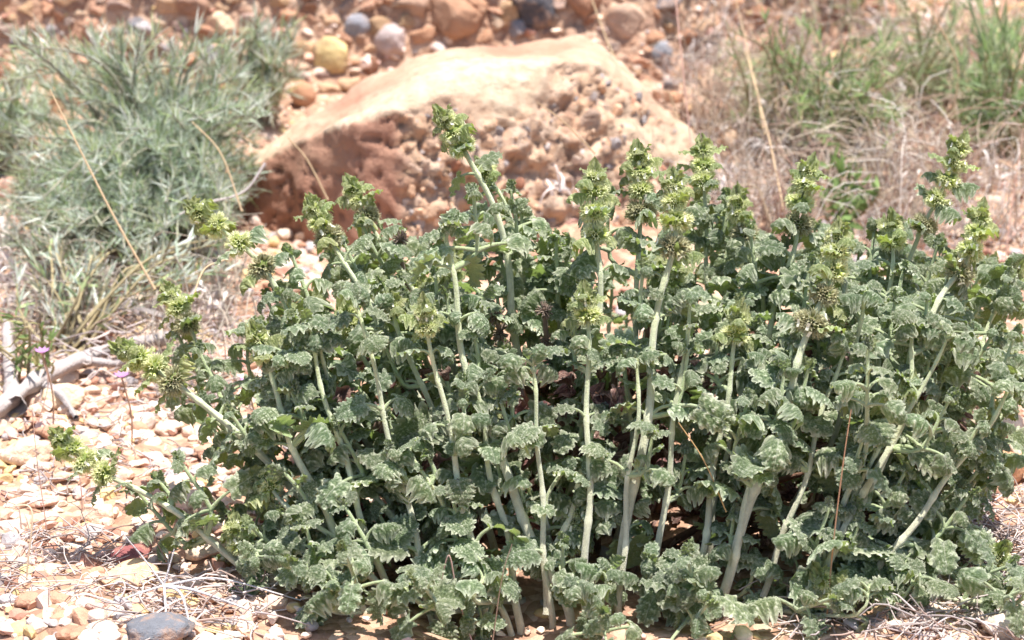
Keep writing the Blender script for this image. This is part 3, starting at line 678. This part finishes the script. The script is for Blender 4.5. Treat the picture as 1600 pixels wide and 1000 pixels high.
px_stem([(930, 640), (905, 760), (860, 880), (850, 960)], -.20, -.24, spike=0, r0=9)
px_stem([(1390, 345), (1392, 430), (1375, 530), (1335, 650), (1290, 760)], -.10, -.14, spike=45, r0=9)
px_stem([(1120, 480), (1130, 560), (1140, 660), (1120, 780)], -.15, -.19, spike=0, r0=8.5)
px_stem([(610, 470), (640, 560), (690, 680), (750, 800)], -.15, -.19, spike=30, r0=8.5)
px_stem([(455, 560), (500, 640), (560, 740), (640, 850)], -.17, -.21, spike=25, r0=8.5)
px_stem([(1210, 560), (1195, 650), (1180, 740), (1150, 850)], -.20, -.235, spike=0, r0=9)
px_stem([(870, 390), (872, 480), (868, 590), (860, 700)], -.07, -.10, spike=0, r0=8)
px_stem([(1360, 620), (1345, 720), (1310, 820), (1270, 930)], -.225, -.25, spike=0, r0=10)
# straight slimmer stems fanning up through the front of the clump
for i_ in range(15):
    tx = 400 + 84 * i_ + rng.uniform(-18, 18); ty = rng.uniform(430, 610) + (60 if i_ < 2 else 0); fx = 915 + (tx - 915) * rng.uniform(.60, .70); fy = rng.uniform(890, 985)
    px_stem([(tx, ty), (tx * .7 + fx * .3 + rng.uniform(-5, 5), ty * .67 + fy * .33), (tx * .35 + fx * .65 + rng.uniform(-5, 5), ty * .33 + fy * .67), (fx, fy)], rng.uniform(-.215, -.18), -.24, spike=0 if i_ % 3 else 40, r0=rng.uniform(7, 9.5), leafsz=.88, face=.65, sh=.26)
# the rest of the clump
def topline(px): return float(np.interp(px, [250, 330, 450, 560, 650, 800, 900, 1050, 1200, 1350, 1450, 1600, 1700], [620, 560, 425, 385, 350, 410, 345, 320, 330, 370, 385, 400, 440]))
def clump(n, Ylo, Yhi, rlo, rhi, left, sz=1.0, **kw):
    for k in range(n):
        px = left + (1660 - left) * (k + rng.uniform(0, 1)) / n; Yt = rng.uniform(Ylo, Yhi)
        py = max(topline(px) + 15, rng.uniform(rlo, rhi))
        tip = at(px, py, Yt); tip[2] = max(tip[2], .03)
        bx = .05 + (tip[0] - .05) * rng.uniform(.5, .72); by = -.06 + (tip[1] + .06) * .75
        foot = on(bx, by); foot[2] -= .004
        mid = (tip + foot) / 2 + np.array(((tip[0] - .05) * .10, (tip[1] + .06) * .08, -.004)) + rng.normal(size=3) * .006
        make_stem([tip, tip * .75 + foot * .25 + (mid - (tip + foot) / 2) * .8, mid, foot], spike=0 if rng.random() < (.55 if Yhi > -.21 else .85) else rng.uniform(28, 75), r0=rng.uniform(7, 11), leafsz=sz * rng.uniform(.85, 1.2), **kw)
clump(14, .02, .10, 320, 430, 500, .8)
clump(14, -.06, .02, 330, 470, 410, .8)
clump(11, -.14, -.07, 390, 560, 350, .9)
clump(9, -.215, -.15, 430, 700, 330, .85, face=.75, sh=.25)
clump(7, -.225, -.19, 700, 860, 330, 1.0, face=.6)
clump(10, -.255, -.225, 850, 950, 360, 1.1)
clump(10, -.282, -.258, 905, 992, 430, 1.05, sh=.4)

# leaves: the 100 that show largest are parts, all others one mass
def score(l):
    px, py = row_of(l[0]); inside = -20 < px < 1620 and 0 < py < 1000
    return (l[2] / (l[0][1] + 1.45)) * (1.0 if inside else 0) * (1 + max(0, (-.05 - l[0][1])) * 4)
LV.sort(key=score, reverse=True)
for o_, Fm, s_, v_ in LV[:100]:
    o = link('leaf', BIGM[v_], None, ROOT, o_); o.rotation_mode = 'QUATERNION'; o.rotation_quaternion = Matrix(Fm.tolist()).to_quaternion(); o.scale = (s_,) * 3
for o_, Fm, s_, v_ in LV[100:]: put_leaf(FOL, BIG[v_], o_, Fm, s_)
tag(build(FOL, 'foliage', M['leaf'], ROOT), kind='stuff')
print('stems', STEMN, 'big leaves', len(LV), 'foliage verts', FOL.n)

# dead leaves and dry stalks inside the clump
DM = MB()
for k in range(850):
    px = rng.uniform(520, 1520); Yd = rng.uniform(-.2, .04); py = rng.uniform(560, 960)
    p = at(px, py, Yd)
    if p[2] < .0: p = on(p[0], p[1]) + np.array((0, 0, .006))
    if p[2] > .16: continue
    V_, F_, pp, cc = DED[rng.integers(4)]; Fm = frame(nrm(rng.normal(size=3) + np.array((0, 0, -.8))), nrm(rng.normal(size=3)))
    DM.add(V_ @ (Fm * rng.uniform(.010, .019)).T + p, F_, p=np.c_[pp, np.full(len(V_), rng.random())], vein=cc)
tag(build(DM, 'dead_foliage', M['dead'], ROOT), kind='stuff')
def dry_stem(pts, Y0, wl_, lab=None):
    P = spline([at(x, y, Y0 + .02 * i) for i, (x, y) in enumerate(pts)], 24); A = arclen(P); m_ = MB()
    tube(m_, P, np.linspace(.0014, .003, 24), 6, tint=(.24, .17, .14)); d = build(m_, 'dry_stem', M['dry'], ROOT)
    for s_ in wl_:
        q, T = sample(P, A, s_ * PX1); o = link('dry_whorl', DWM[int(rng.integers(2))], None, d, q); o.scale = (.0058 * rng.uniform(.8, 1.1),) * 3; o.rotation_mode = 'XYZ'; o.rotation_euler = tuple(rng.uniform(0, 3, 3))
for pts, Y0, ws in (([(775, 490), (790, 560), (815, 620), (850, 700)], -.13, (5, 45, 85, 125)), ([(850, 480), (855, 560), (850, 610), (820, 650)], -.12, (8, 75, 110)),
                    ([(1080, 520), (1075, 590), (1070, 680), (1060, 760)], -.10, (5, 35, 70, 105, 140)), ([(1310, 500), (1305, 570), (1300, 640), (1270, 740)], -.12, (5, 35, 70)),
                    ([(625, 370), (628, 420), (650, 520)], -.06, (4,)), ([(905, 500), (925, 560), (940, 640)], -.07, (5, 40)), ([(955, 545), (960, 600), (950, 700)], -.15, (4, 40)),
                    ([(1140, 560), (1130, 640), (1110, 740)], -.06, (4, 40, 80)), ([(1010, 480), (1012, 560), (1000, 650)], -.05, (4, 40))):
    dry_stem(pts, Y0, ws)
# woody crown at the foot of the stems
m_ = MB()
for k in range(46):
    a = rng.uniform(-.10, .20); y0 = rng.uniform(-.20, .0); f = on(.06 + (a - .06) * .6, y0 * .7 - .02); tp = on(a, y0) + np.array((0, 0, rng.uniform(.02, .07)))
    tube(m_, spline([tp, (tp + f) / 2 + rng.normal(size=3) * .008, f], 8), np.linspace(.0012, .0032, 8), 6, tint=np.array((.17, .095, .065)) * rng.uniform(.7, 1.5))
build(m_, 'woody_crown', M['bark'], ROOT)

# ---------------------------------------------------------------- narrow-leaved shrubs and herbs behind
def blade(mb, o, d, L, w_, bend, col):
    up = nrm(rng.normal(size=3)); Fm = frame(d, up); s = np.linspace(0, 1, 5)
    cx = np.stack([0 * s, s * L, -bend * L * s * s], 1); hw = w_ * np.array((.5, 1, .95, .65, .05)) * .5
    V = np.concatenate([cx + np.outer(hw, (-1, 0, 0)), cx + np.outer(hw, (0, 0, 0)) + np.array((0, 0, -w_ * .18)), cx + np.outer(hw, (1, 0, 0))]); n = 5
    F = [[i, i + 1, n + i + 1, n + i] for i in range(4)] + [[n + i, n + i + 1, 2 * n + i + 1, 2 * n + i] for i in range(4)]
    mb.add(V @ Fm.T + o, F, tint=col)
def bushy(name, label, cat, foot, tips, nb, Lb, wb, cols, stemcol, r0=.0022, group=None, spread=.5):
    rt = tag(empty(name, foot), label, cat, group); ms = MB(); mf = MB()
    for tp in tips:
        tp = np.asarray(tp); mid = (foot + tp) / 2 + np.array((0, 0, .02)) + rng.normal(size=3) * .012
        P = spline([foot + rng.normal(size=3) * np.array((.012, .012, 0)), mid, tp], 14); A = arclen(P)
        tube(ms, P, np.linspace(r0, r0 * .3, 14), 5, tint=np.array(stemcol) * rng.uniform(.8, 1.2))
        for k in range(nb):
            s_ = A[-1] * (1 - (1 - rng.random() ** .75)) ; s_ = A[-1] * rng.uniform(.22, 1.0) ** .8
            q = np.array([np.interp(s_, A, P[:, c_]) for c_ in range(3)]); T = nrm(tp - mid)
            d = nrm(T * .9 + rng.normal(size=3) * spread + np.array((0, 0, .6))); c = np.array(cols[rng.integers(len(cols))]) * rng.uniform(.75, 1.2)
            blade(mf, q, d, Lb * rng.uniform(.6, 1.3), wb * rng.uniform(.7, 1.2), rng.uniform(-.3, .4), c)
    build(ms, 'stem', M['dry'], rt); f_ = build(mf, 'foliage', M['blade'], rt); return rt
GREY = [(.48, .57, .45), (.40, .49, .34), (.62, .69, .60), (.27, .37, .20), (.76, .80, .74), (.38, .47, .22), (.52, .53, .38)]
def tips_in(foot, boxes, n):
    out = []
    for k in range(n):
        x0, x1, y0, y1, Ya, Yb = boxes[int(rng.integers(len(boxes)))]; out.append(at(rng.uniform(x0, x1), rng.uniform(y0, y1), rng.uniform(Ya, Yb)))
    return [t_ if t_[2] > hgt(t_[0], t_[1]) + .02 else t_ + np.array((0, 0, .04)) for t_ in out]
f1 = on(at(230, 400, .42)[0], .50)
bushy('grey_shrub', 'silvery grey-green narrow-leaved shrub filling the upper left, left of the boulder', 'shrub', f1,
      tips_in(f1, [(-20, 400, 48, 200, .40, .55), (200, 420, 140, 330, .34, .5), (-20, 400, 200, 400, .3, .5), (20, 390, 300, 440, .25, .45), (0, 360, 380, 480, .24, .4)], 300), 72, .020, .0011, GREY, (.33, .31, .24))
f2 = on(at(400, 300, .66)[0], .68)
bushy('grey_shrub', 'taller sparse grey-green shrub tip beside the yellow cobble at the boulder left', 'shrub', f2,
      tips_in(f2, [(320, 470, 60, 220, .6, .7), (380, 470, 30, 130, .62, .7)], 34), 40, .020, .0018, GREY, (.33, .28, .2))
f3 = on(at(-30, 420, .45)[0], .55)
bushy('grey_shrub', 'grey-green shrub cut by the left edge of the picture with dark gaps below', 'shrub', f3,
      tips_in(f3, [(-80, 70, 100, 330, .4, .65)], 34), 44, .018, .0018, GREY, (.33, .31, .24))
GRN = [(.25, .37, .13), (.20, .30, .11), (.33, .44, .19), (.42, .46, .27), (.46, .42, .28), (.17, .26, .11)]
for lab, fx, fy, boxes, n, nb, L_, W_, cols in (
    ('bright green feathery herb behind the plant at the upper right', 1290, .62, [(1190, 1400, 20, 300, .5, .8), (1230, 1450, 100, 330, .4, .65)], 80, 30, .016, .0018, GRN),
    ('green leafy herb at the top of the picture right of centre', 1250, 1.0, [(1150, 1420, -30, 140, .85, 1.05)], 46, 30, .020, .0022, GRN),
    ('tall grey-green thin stemmed herb at the upper right corner', 1560, .6, [(1480, 1640, -30, 200, .5, .8), (1520, 1640, 60, 240, .45, .6)], 36, 30, .024, .0022, [(.24, .34, .16), (.30, .36, .2), (.2, .3, .1)]),
    ('wispy dull green herb right of the bright feathery herb', 1430, .75, [(1380, 1520, -10, 260, .55, .9)], 46, 26, .016, .0015, [(.27, .36, .17), (.35, .38, .22), (.22, .3, .12), (.5, .46, .32)]),
    ('small wispy green herb between the boulder and the bright feathery herb', 1190, .6, [(1130, 1230, 40, 250, .5, .8)], 26, 22, .014, .0014, [(.27, .36, .17), (.35, .38, .22), (.5, .42, .3)]),
    ('low green herb with broad bright leaves behind the upper right stems', 1310, .38, [(1285, 1355, 290, 370, .3, .42)], 8, 12, .018, .0050, [(.17, .27, .08), (.22, .32, .11)]),
    ('small dull green weed between the log and the grey shrub', 90, .18, [(20, 200, 400, 500, .2, .4), (150, 380, 400, 520, .2, .35)], 34, 18, .016, .0022, GREY + [(.3, .26, .16)]),
    ('low green weeds under the log at the left edge', 40, .1, [(0, 90, 560, 640, .05, .12)], 8, 12, .012, .0022, [(.2, .3, .1), (.3, .3, .13)])):
    f = on(at(fx, 300, fy)[0], fy); bushy('green_herb' if 'green' in lab else 'weed', lab, 'herb' if 'herb' in lab else 'weed', f, tips_in(f, boxes, n), nb, L_, W_, cols, (.34, .28, .16), .0014)

# ---------------------------------------------------------------- dry stalks, litter
def stalk(px_pts, Y0, Y1, r_px, col, label, name='dry_stalk', group=None, awn=0):
    n = len(px_pts); P = spline([at(x, y, Y0 + (Y1 - Y0) * i / (n - 1)) for i, (x, y) in enumerate(px_pts)], 26); dist = Y0 + 1.45
    m_ = MB(); r_ = r_px * .75 * K * dist; tube(m_, P, np.linspace(r_, r_ * .55, 26) * (1 + .25 * (np.arange(26) % 7 == 0)), 6, tint=col)
    for k in range(awn):
        q = P[int(rng.integers(14, 25))]; d = nrm(nrm(P[-1] - P[-4]) + rng.normal(size=3) * .5); tube(m_, [q, q + d * .012, q + d * .022 + rng.normal(size=3) * .003], (r_ * .5, r_ * .4, r_ * .2), 4, tint=col)
    return tag(build(m_, name, M['dry'], None, P[0]), label, 'stalk', group)
TAN = (.60, .44, .27); PNK = (.42, .25, .20); GRY = (.52, .46, .44)
for pts, Y0, Y1, r_, col, lab in (
    ([(242, 452), (180, 342), (128, 240), (78, 140)], .12, .16, 2.6, TAN, 'long tan dry stalk leaning left in front of the grey shrub'),
    ([(512, 312), (480, 250), (450, 215)], .30, .30, 2.2, TAN, 'short tan stalk against the dark left face of the boulder'),
    ([(378, 330), (345, 240), (300, 190)], .25, .28, 2.0, TAN, 'thin tan stalk crossing the right part of the grey shrub'),
    ([(415, 255), (380, 300), (320, 318), (280, 335)], .27, .25, 3.0, GRY, 'curved grey twig between the grey shrub and the boulder'),
    ([(742, 72), (712, 30), (690, -10)], .78, .8, 2.6, TAN, 'tan stalk sticking up behind the top edge of the boulder'),
    ([(1000, 150), (960, 90), (925, 0)], .62, .7, 2.6, TAN, 'tan stalk standing at the boulder top right corner'),
    ([(1100, 400), (1080, 230), (1062, 60), (1055, -10)], .3, .5, 2.2, PNK, 'tall reddish stalk at the right end of the boulder'),
    ([(1195, 210), (1178, 120), (1150, 0)], .5, .6, 1.9, TAN, 'long straw coloured stalk behind the plant at upper right of centre'),
    ([(1225, 330), (1200, 210), (1165, 80)], .34, .45, 2.2, TAN, 'pale slender stalk behind the plant left of the green herb'),
    ([(1490, 170), (1496, 100), (1462, 30), (1440, -10)], .5, .5, 2.0, TAN, 'bent straw coloured stalk at the upper right'),
    ([(930, 240), (880, 190), (840, 160)], .30, .28, 2.0, TAN, 'thin tan stalk lying across the pebbly face of the boulder'),
    ([(300, 470), (320, 420), (360, 400), (372, 360)], .0, .05, 2.0, TAN, 'arched tan stalk between two left flower heads'),
    ([(45, 1010), (42, 900), (50, 800), (20, 790)], -.22, -.2, 2.6, (.66, .52, .36), 'pale upright straw at the lower left edge'),
    ([(88, 960), (72, 820), (58, 720), (50, 640)], -.15, -.12, 1.4, PNK, 'thin reddish upright stalk at the left edge'),
    ([(125, 870), (128, 780), (118, 700)], -.1, -.08, 1.6, PNK, 'short reddish stalk below the lowest flower tip'),
    ([(295, 960), (262, 880), (220, 810), (190, 800)], -.2, -.18, 1.6, PNK, 'thin reddish stalk leaning over the flat stones'),
    ([(740, 1010), (715, 930), (702, 868), (690, 905)], -.275, -.275, 2.0, (.50, .33, .28), 'thin pinkish stalk standing in front of the plant bottom'),
    ([(1290, 990), (1302, 850), (1318, 720), (1330, 640)], -.265, -.255, 2.2, (.48, .27, .16), 'slender rusty stalk rising in front of the right stems'),
    ([(1135, 800), (1100, 720), (1060, 660)], -.235, -.23, 1.8, (.55, .35, .16), 'rusty stalk slanting in front of the middle of the plant'),
    ([(770, 1000), (785, 900), (800, 850)], -.275, -.27, 1.4, (.36, .24, .18), 'thin dark stalk by the bottom centre of the plant'),
    ([(60, 660), (75, 600), (66, 560)], .0, .02, 1.2, PNK, 'thin flower stalk at the left edge with a purple flower'),
    ([(1560, 500), (1580, 330), (1600, 200)], .3, .4, 1.8, PNK, 'reddish stalk at the right edge behind the tallest right flower head')):
    stalk(pts, Y0, Y1, r_, col, lab)
# dry grass tufts
def tuft_mesh(seed, n, H, col, r_, curl):
    r = np.random.default_rng(seed); m_ = MB()
    for k in range(n):
        a = r.uniform(0, 6.28); ln = H * r.uniform(.4, 1.1); lean = r.uniform(.05, .9); d = np.array((math.cos(a) * lean, math.sin(a) * lean, 1)); d = nrm(d); o = np.array((r.normal() * .008, r.normal() * .008, 0))
        c1 = r.normal(size=3) * curl * ln; c2 = r.normal(size=3) * curl * ln * 1.5 + np.array((math.cos(a), math.sin(a), -.6)) * ln * .25
        P = spline([o, o + d * ln * .4 + c1 * .5, o + d * ln * .75 + c1, o + d * ln + c2], 9); P[:, 2] = np.maximum(P[:, 2], 0)
        tube(m_, P, np.linspace(r_, r_ * .4, 9), 4, tint=np.array(col[r.integers(len(col))]) * r.uniform(.7, 1.25))
    me = m_.mesh('dry_grass'); me.materials.append(M['dry']); return me
DC = [(.66, .57, .46), (.50, .40, .32), (.74, .69, .63), (.42, .28, .22), (.62, .52, .36)]
TL = [tuft_mesh(7, 14, .05, [(.5, .44, .36), (.42, .37, .3), (.58, .5, .4)], .0007, .25), tuft_mesh(8, 10, .07, [(.5, .44, .36), (.58, .5, .4)], .0006, .1)]
TM = [tuft_mesh(1, 26, .075, DC, .0005, .10), tuft_mesh(2, 22, .10, DC, .0005, .06), tuft_mesh(3, 30, .045, [(.60, .55, .53), (.5, .44, .42), (.66, .6, .56)], .0005, .35), tuft_mesh(4, 18, .12, [(.45, .36, .28), (.56, .48, .38)], 0.0006, .05), tuft_mesh(5, 26, .055, [(.36, .22, .17), (.50, .36, .27)], .0006, .25)]
cnt = 0
for k in range(105):
    rr_ = rng.random()
    if rr_ < .86: px, py = rng.uniform(1060, 1640), rng.uniform(60, 400)
    elif rr_ < .94: px, py = rng.uniform(200, 420), rng.uniform(430, 600)
    else: px, py = rng.uniform(0, 150), rng.uniform(420, 560)
    g = ghit(px, py); v_ = int(rng.integers(5))
    left = px < 500
    o = link('dry_grass_tuft', TM[v_] if px > 500 else TL[v_ % 2], None, None, g); o.rotation_euler = (0, 0, rng.uniform(0, 6.3)); s_ = rng.uniform(.7, 1.2); o.scale = (s_,) * 3
    kind_ = ('sparse upright', 'tall loose', 'low curled whitish', 'tall reddish', 'low rusty')[v_] if not left else ('low curled', 'thin upright')[v_ % 2]
    where = 'between the grey shrub and the plant' if left else (('high on the slope ' if py < 150 else 'just behind the plant ' if py > 290 else 'halfway up the slope ') + ('right of the boulder' if px < 1190 else 'by the bright green herb' if px < 1440 else 'at the right edge'))
    tag(o, f'{kind_} dry grass tuft {where}', 'grass', 'dry grass tufts at left' if left else 'dry grass tufts at right')
# papery curled shreds of dead weed on the slope
def shred_mesh(seed):
    r = np.random.default_rng(seed); m_ = MB()
    for k in range(16):
        a = r.uniform(0, 6.28); el = r.uniform(-.1, 1.2); d = np.array((math.cos(a) * math.cos(el), math.sin(a) * math.cos(el), math.sin(el)))
        L = r.uniform(.02, .045); o = r.normal(size=3) * .006; o[2] = abs(o[2]); side = nrm(np.cross(d, r.normal(size=3)))
        P = spline([o, o + d * L * .4 + r.normal(size=3) * .003, o + d * L * .75 + side * L * .25, o + d * L * .8 + side * L * .5 + np.array((0, 0, -L * .2))], 9); wv = np.outer(np.linspace(.0022, .0006, 9), np.cross(d, side))
        V = np.concatenate([P - wv, P + wv]); F = [[i, i + 1, 9 + i + 1, 9 + i] for i in range(8)]
        m_.add(V, F, tint=np.array(((.66, .60, .58), (.74, .69, .65), (.56, .47, .43))[r.integers(3)]))
    me = m_.mesh('dead_weed'); me.materials.append(M['dry']); return me
SH = [shred_mesh(i) for i in range(3)]
for k, (px, py) in enumerate([(875, 285), (925, 310), (1100, 70), (1110, 100), (1265, 130), (1270, 190), (1150, 215), (1210, 230), (1210, 260), (1440, 170), (1490, 160), (1560, 210), (1590, 220), (1330, 220), (1170, 300), (1380, 60), (1520, 30), (1470, 250), (1120, 330), (1240, 300), (1540, 290), (1410, 300), (20, 440), (15, 395), (330, 490), (290, 520)]):
    g = ghit(px, py) if not 830 < px < 940 else at(px, py + 20, .33); o = link('dead_weed', SH[k % 3], None, None, g); o.rotation_euler = (0, 0, rng.uniform(0, 6)); s_ = rng.uniform(.8, 1.3) * (.55 if 830 < px < 940 else 1); o.scale = (s_,) * 3
    where = 'in front of the boulder face' if 830 < px < 940 else 'at the left edge under the shrub' if px < 100 else 'between the grey shrub and the plant' if px < 500 else 'high on the slope right of the boulder' if px < 1200 and py < 120 else 'low on the slope right of the boulder' if px < 1200 else 'beside the bright feathery herb' if px < 1350 else 'on the slope under the wispy dull herb' if px < 1500 else 'at the right edge of the slope'
    tag(o, 'papery curled whitish shreds of dead weed ' + where, 'weed', 'shreds of dead weed')
# litter of fine twigs
m_ = MB()
def litter(n, x0, x1, y0, y1, L, col, r_=.0006, lift=.008):
    for k in range(n):
        g = ghit(rng.uniform(x0, x1), rng.uniform(y0, y1)) + np.array((0, 0, rng.uniform(.003, lift))); a = rng.uniform(0, 6.28); ln = L * rng.uniform(.3, 1.2)
        d = np.array((math.cos(a), math.sin(a), rng.normal() * .18)); P = spline([g, g + d * ln * .5 + rng.normal(size=3) * ln * .12, g + d * ln + rng.normal(size=3) * ln * .15], 6); P[:, 2] = np.maximum(P[:, 2], hgt(P[:, 0], P[:, 1]) + .002)
        tube(m_, P, np.linspace(r_, r_ * .5, 6), 4, tint=np.array(col[rng.integers(len(col))]) * rng.uniform(.7, 1.25))
LC = [(.50, .43, .42), (.40, .33, .32), (.58, .50, .46), (.36, .26, .22)]
litter(150, -20, 230, 840, 940, .026, LC, .0005); litter(140, 180, 420, 900, 1000, .03, LC)
litter(520, 1430, 1620, 780, 1010, .035, LC); litter(120, 1200, 1450, 930, 1010, .03, LC)
litter(260, 180, 430, 480, 640, .03, LC); litter(320, 1080, 1620, 150, 420, .03, LC, .0005, .015); litter(120, 0, 300, 650, 800, .02, LC)
litter(260, -20, 200, 430, 600, .035, LC, .0008, .02)
tag(build(m_, 'dry_twigs', M['dry']), 'litter of fine grey dry twigs scattered on the ground', kind='stuff')

# ---------------------------------------------------------------- weathered log, root, purple flowers
def branch(name, paths, col, label, cat, rough=.5, sides=14):
    m_ = MB()
    for pts, r0, r1 in paths:
        P = spline(pts, 40); n = 40; rad = np.linspace(r0, r1, n) * (1 + rough * np.array([noise.noise(Vector((i * .35, r0 * 900, 0))) for i in range(n)]))
        tube(m_, P, rad, sides, tint=np.array(col))
    o = build(m_, name, M['bark'], None, paths[0][0][0]); return tag(o, label, cat)
def gp(px, py, up=.013): return ghit(px, py) + np.array((0, 0, up))
branch('weathered_log', [([gp(-60, 700), gp(0, 668), gp(60, 625), gp(130, 590), gp(200, 568), gp(290, 552)], .0068, .0035), ([gp(25, 660, .01), gp(18, 610, .016), gp(15, 565, .03)], .006, .003), ([gp(130, 590, .012), gp(190, 600, .014), gp(230, 590, .02)], .003, .0015), ([gp(60, 625, .012), gp(95, 640, .01), gp(120, 668, .006)], .0035, .0015)],
       (.38, .335, .32), 'weathered grey log lying on the gravel at the left edge', 'log')
c0 = gp(258, 950, .012)
branch('dry_root', [([c0, c0 + np.array((.012, -.02, .004)), c0 + np.array((.02, -.045, -.004))], .0016 * .6, .0008 * .6), ([c0, c0 + np.array((.02, -.012, .002)), c0 + np.array((.05, -.02, -.006))], .0018 * .6, .0008 * .6),
    ([c0, c0 + np.array((-.014, -.012, .0)), c0 + np.array((-.028, -.014, -.006))], .0012 * .6, .0006 * .6), ([c0, c0 + np.array((.005, -.03, .0)), c0 + np.array((.008, -.05, -.006))], .0014 * .6, .0007 * .6),
    ([c0, c0 + np.array((-.012, .005, .015)), c0 + np.array((-.022, .006, .028))], .001 * .6, .0005 * .6), ([c0, c0 + np.array((.006, .004, .02))], .001 * .6, .0005 * .6), ([c0, c0 + np.array((.03, .0, .004)), c0 + np.array((.075, -.006, -.006))], .0013 * .6, .0006 * .6)],
    (.55, .52, .53), 'pale grey forked dry twig sprawling over the grey rounded stone', 'twig', .1, 6)
def flower(px, py, Y_, label):
    c = at(px, py, Y_); g = on(c[0] + .004, c[1]); rt = tag(empty('purple_flower', g), label, 'flower')
    s = MB(); tube(s, spline([g, (g + c) / 2 + np.array((.003, 0, 0)), c], 8), .0006, 5, tint=(.40, .25, .17)); build(s, 'stem', M['dry'], rt); f = MB()
    for k in range(9):
        a = k * .698; d = np.array((math.cos(a), math.sin(a), .55)); e = np.cross(nrm(d), (0, 0, 1)) * .0017
        f.add([c, c + d * .003 - e, c + d * .0055, c + d * .003 + e], [[0, 1, 2, 3]], tint=(.50, .26, .55))
    build(f, 'petals', M['petal'], rt)
flower(66, 552, .02, 'small purple flower on a thin stalk above the log')
flower(190, 590, .0, 'small purple flower partly behind the second lowest left flower head')
flower(387, 598, -.03, 'small purple flower among the leaves of the left side')
flower(1524, 508, .02, 'small purple flower at the right edge behind the plant')
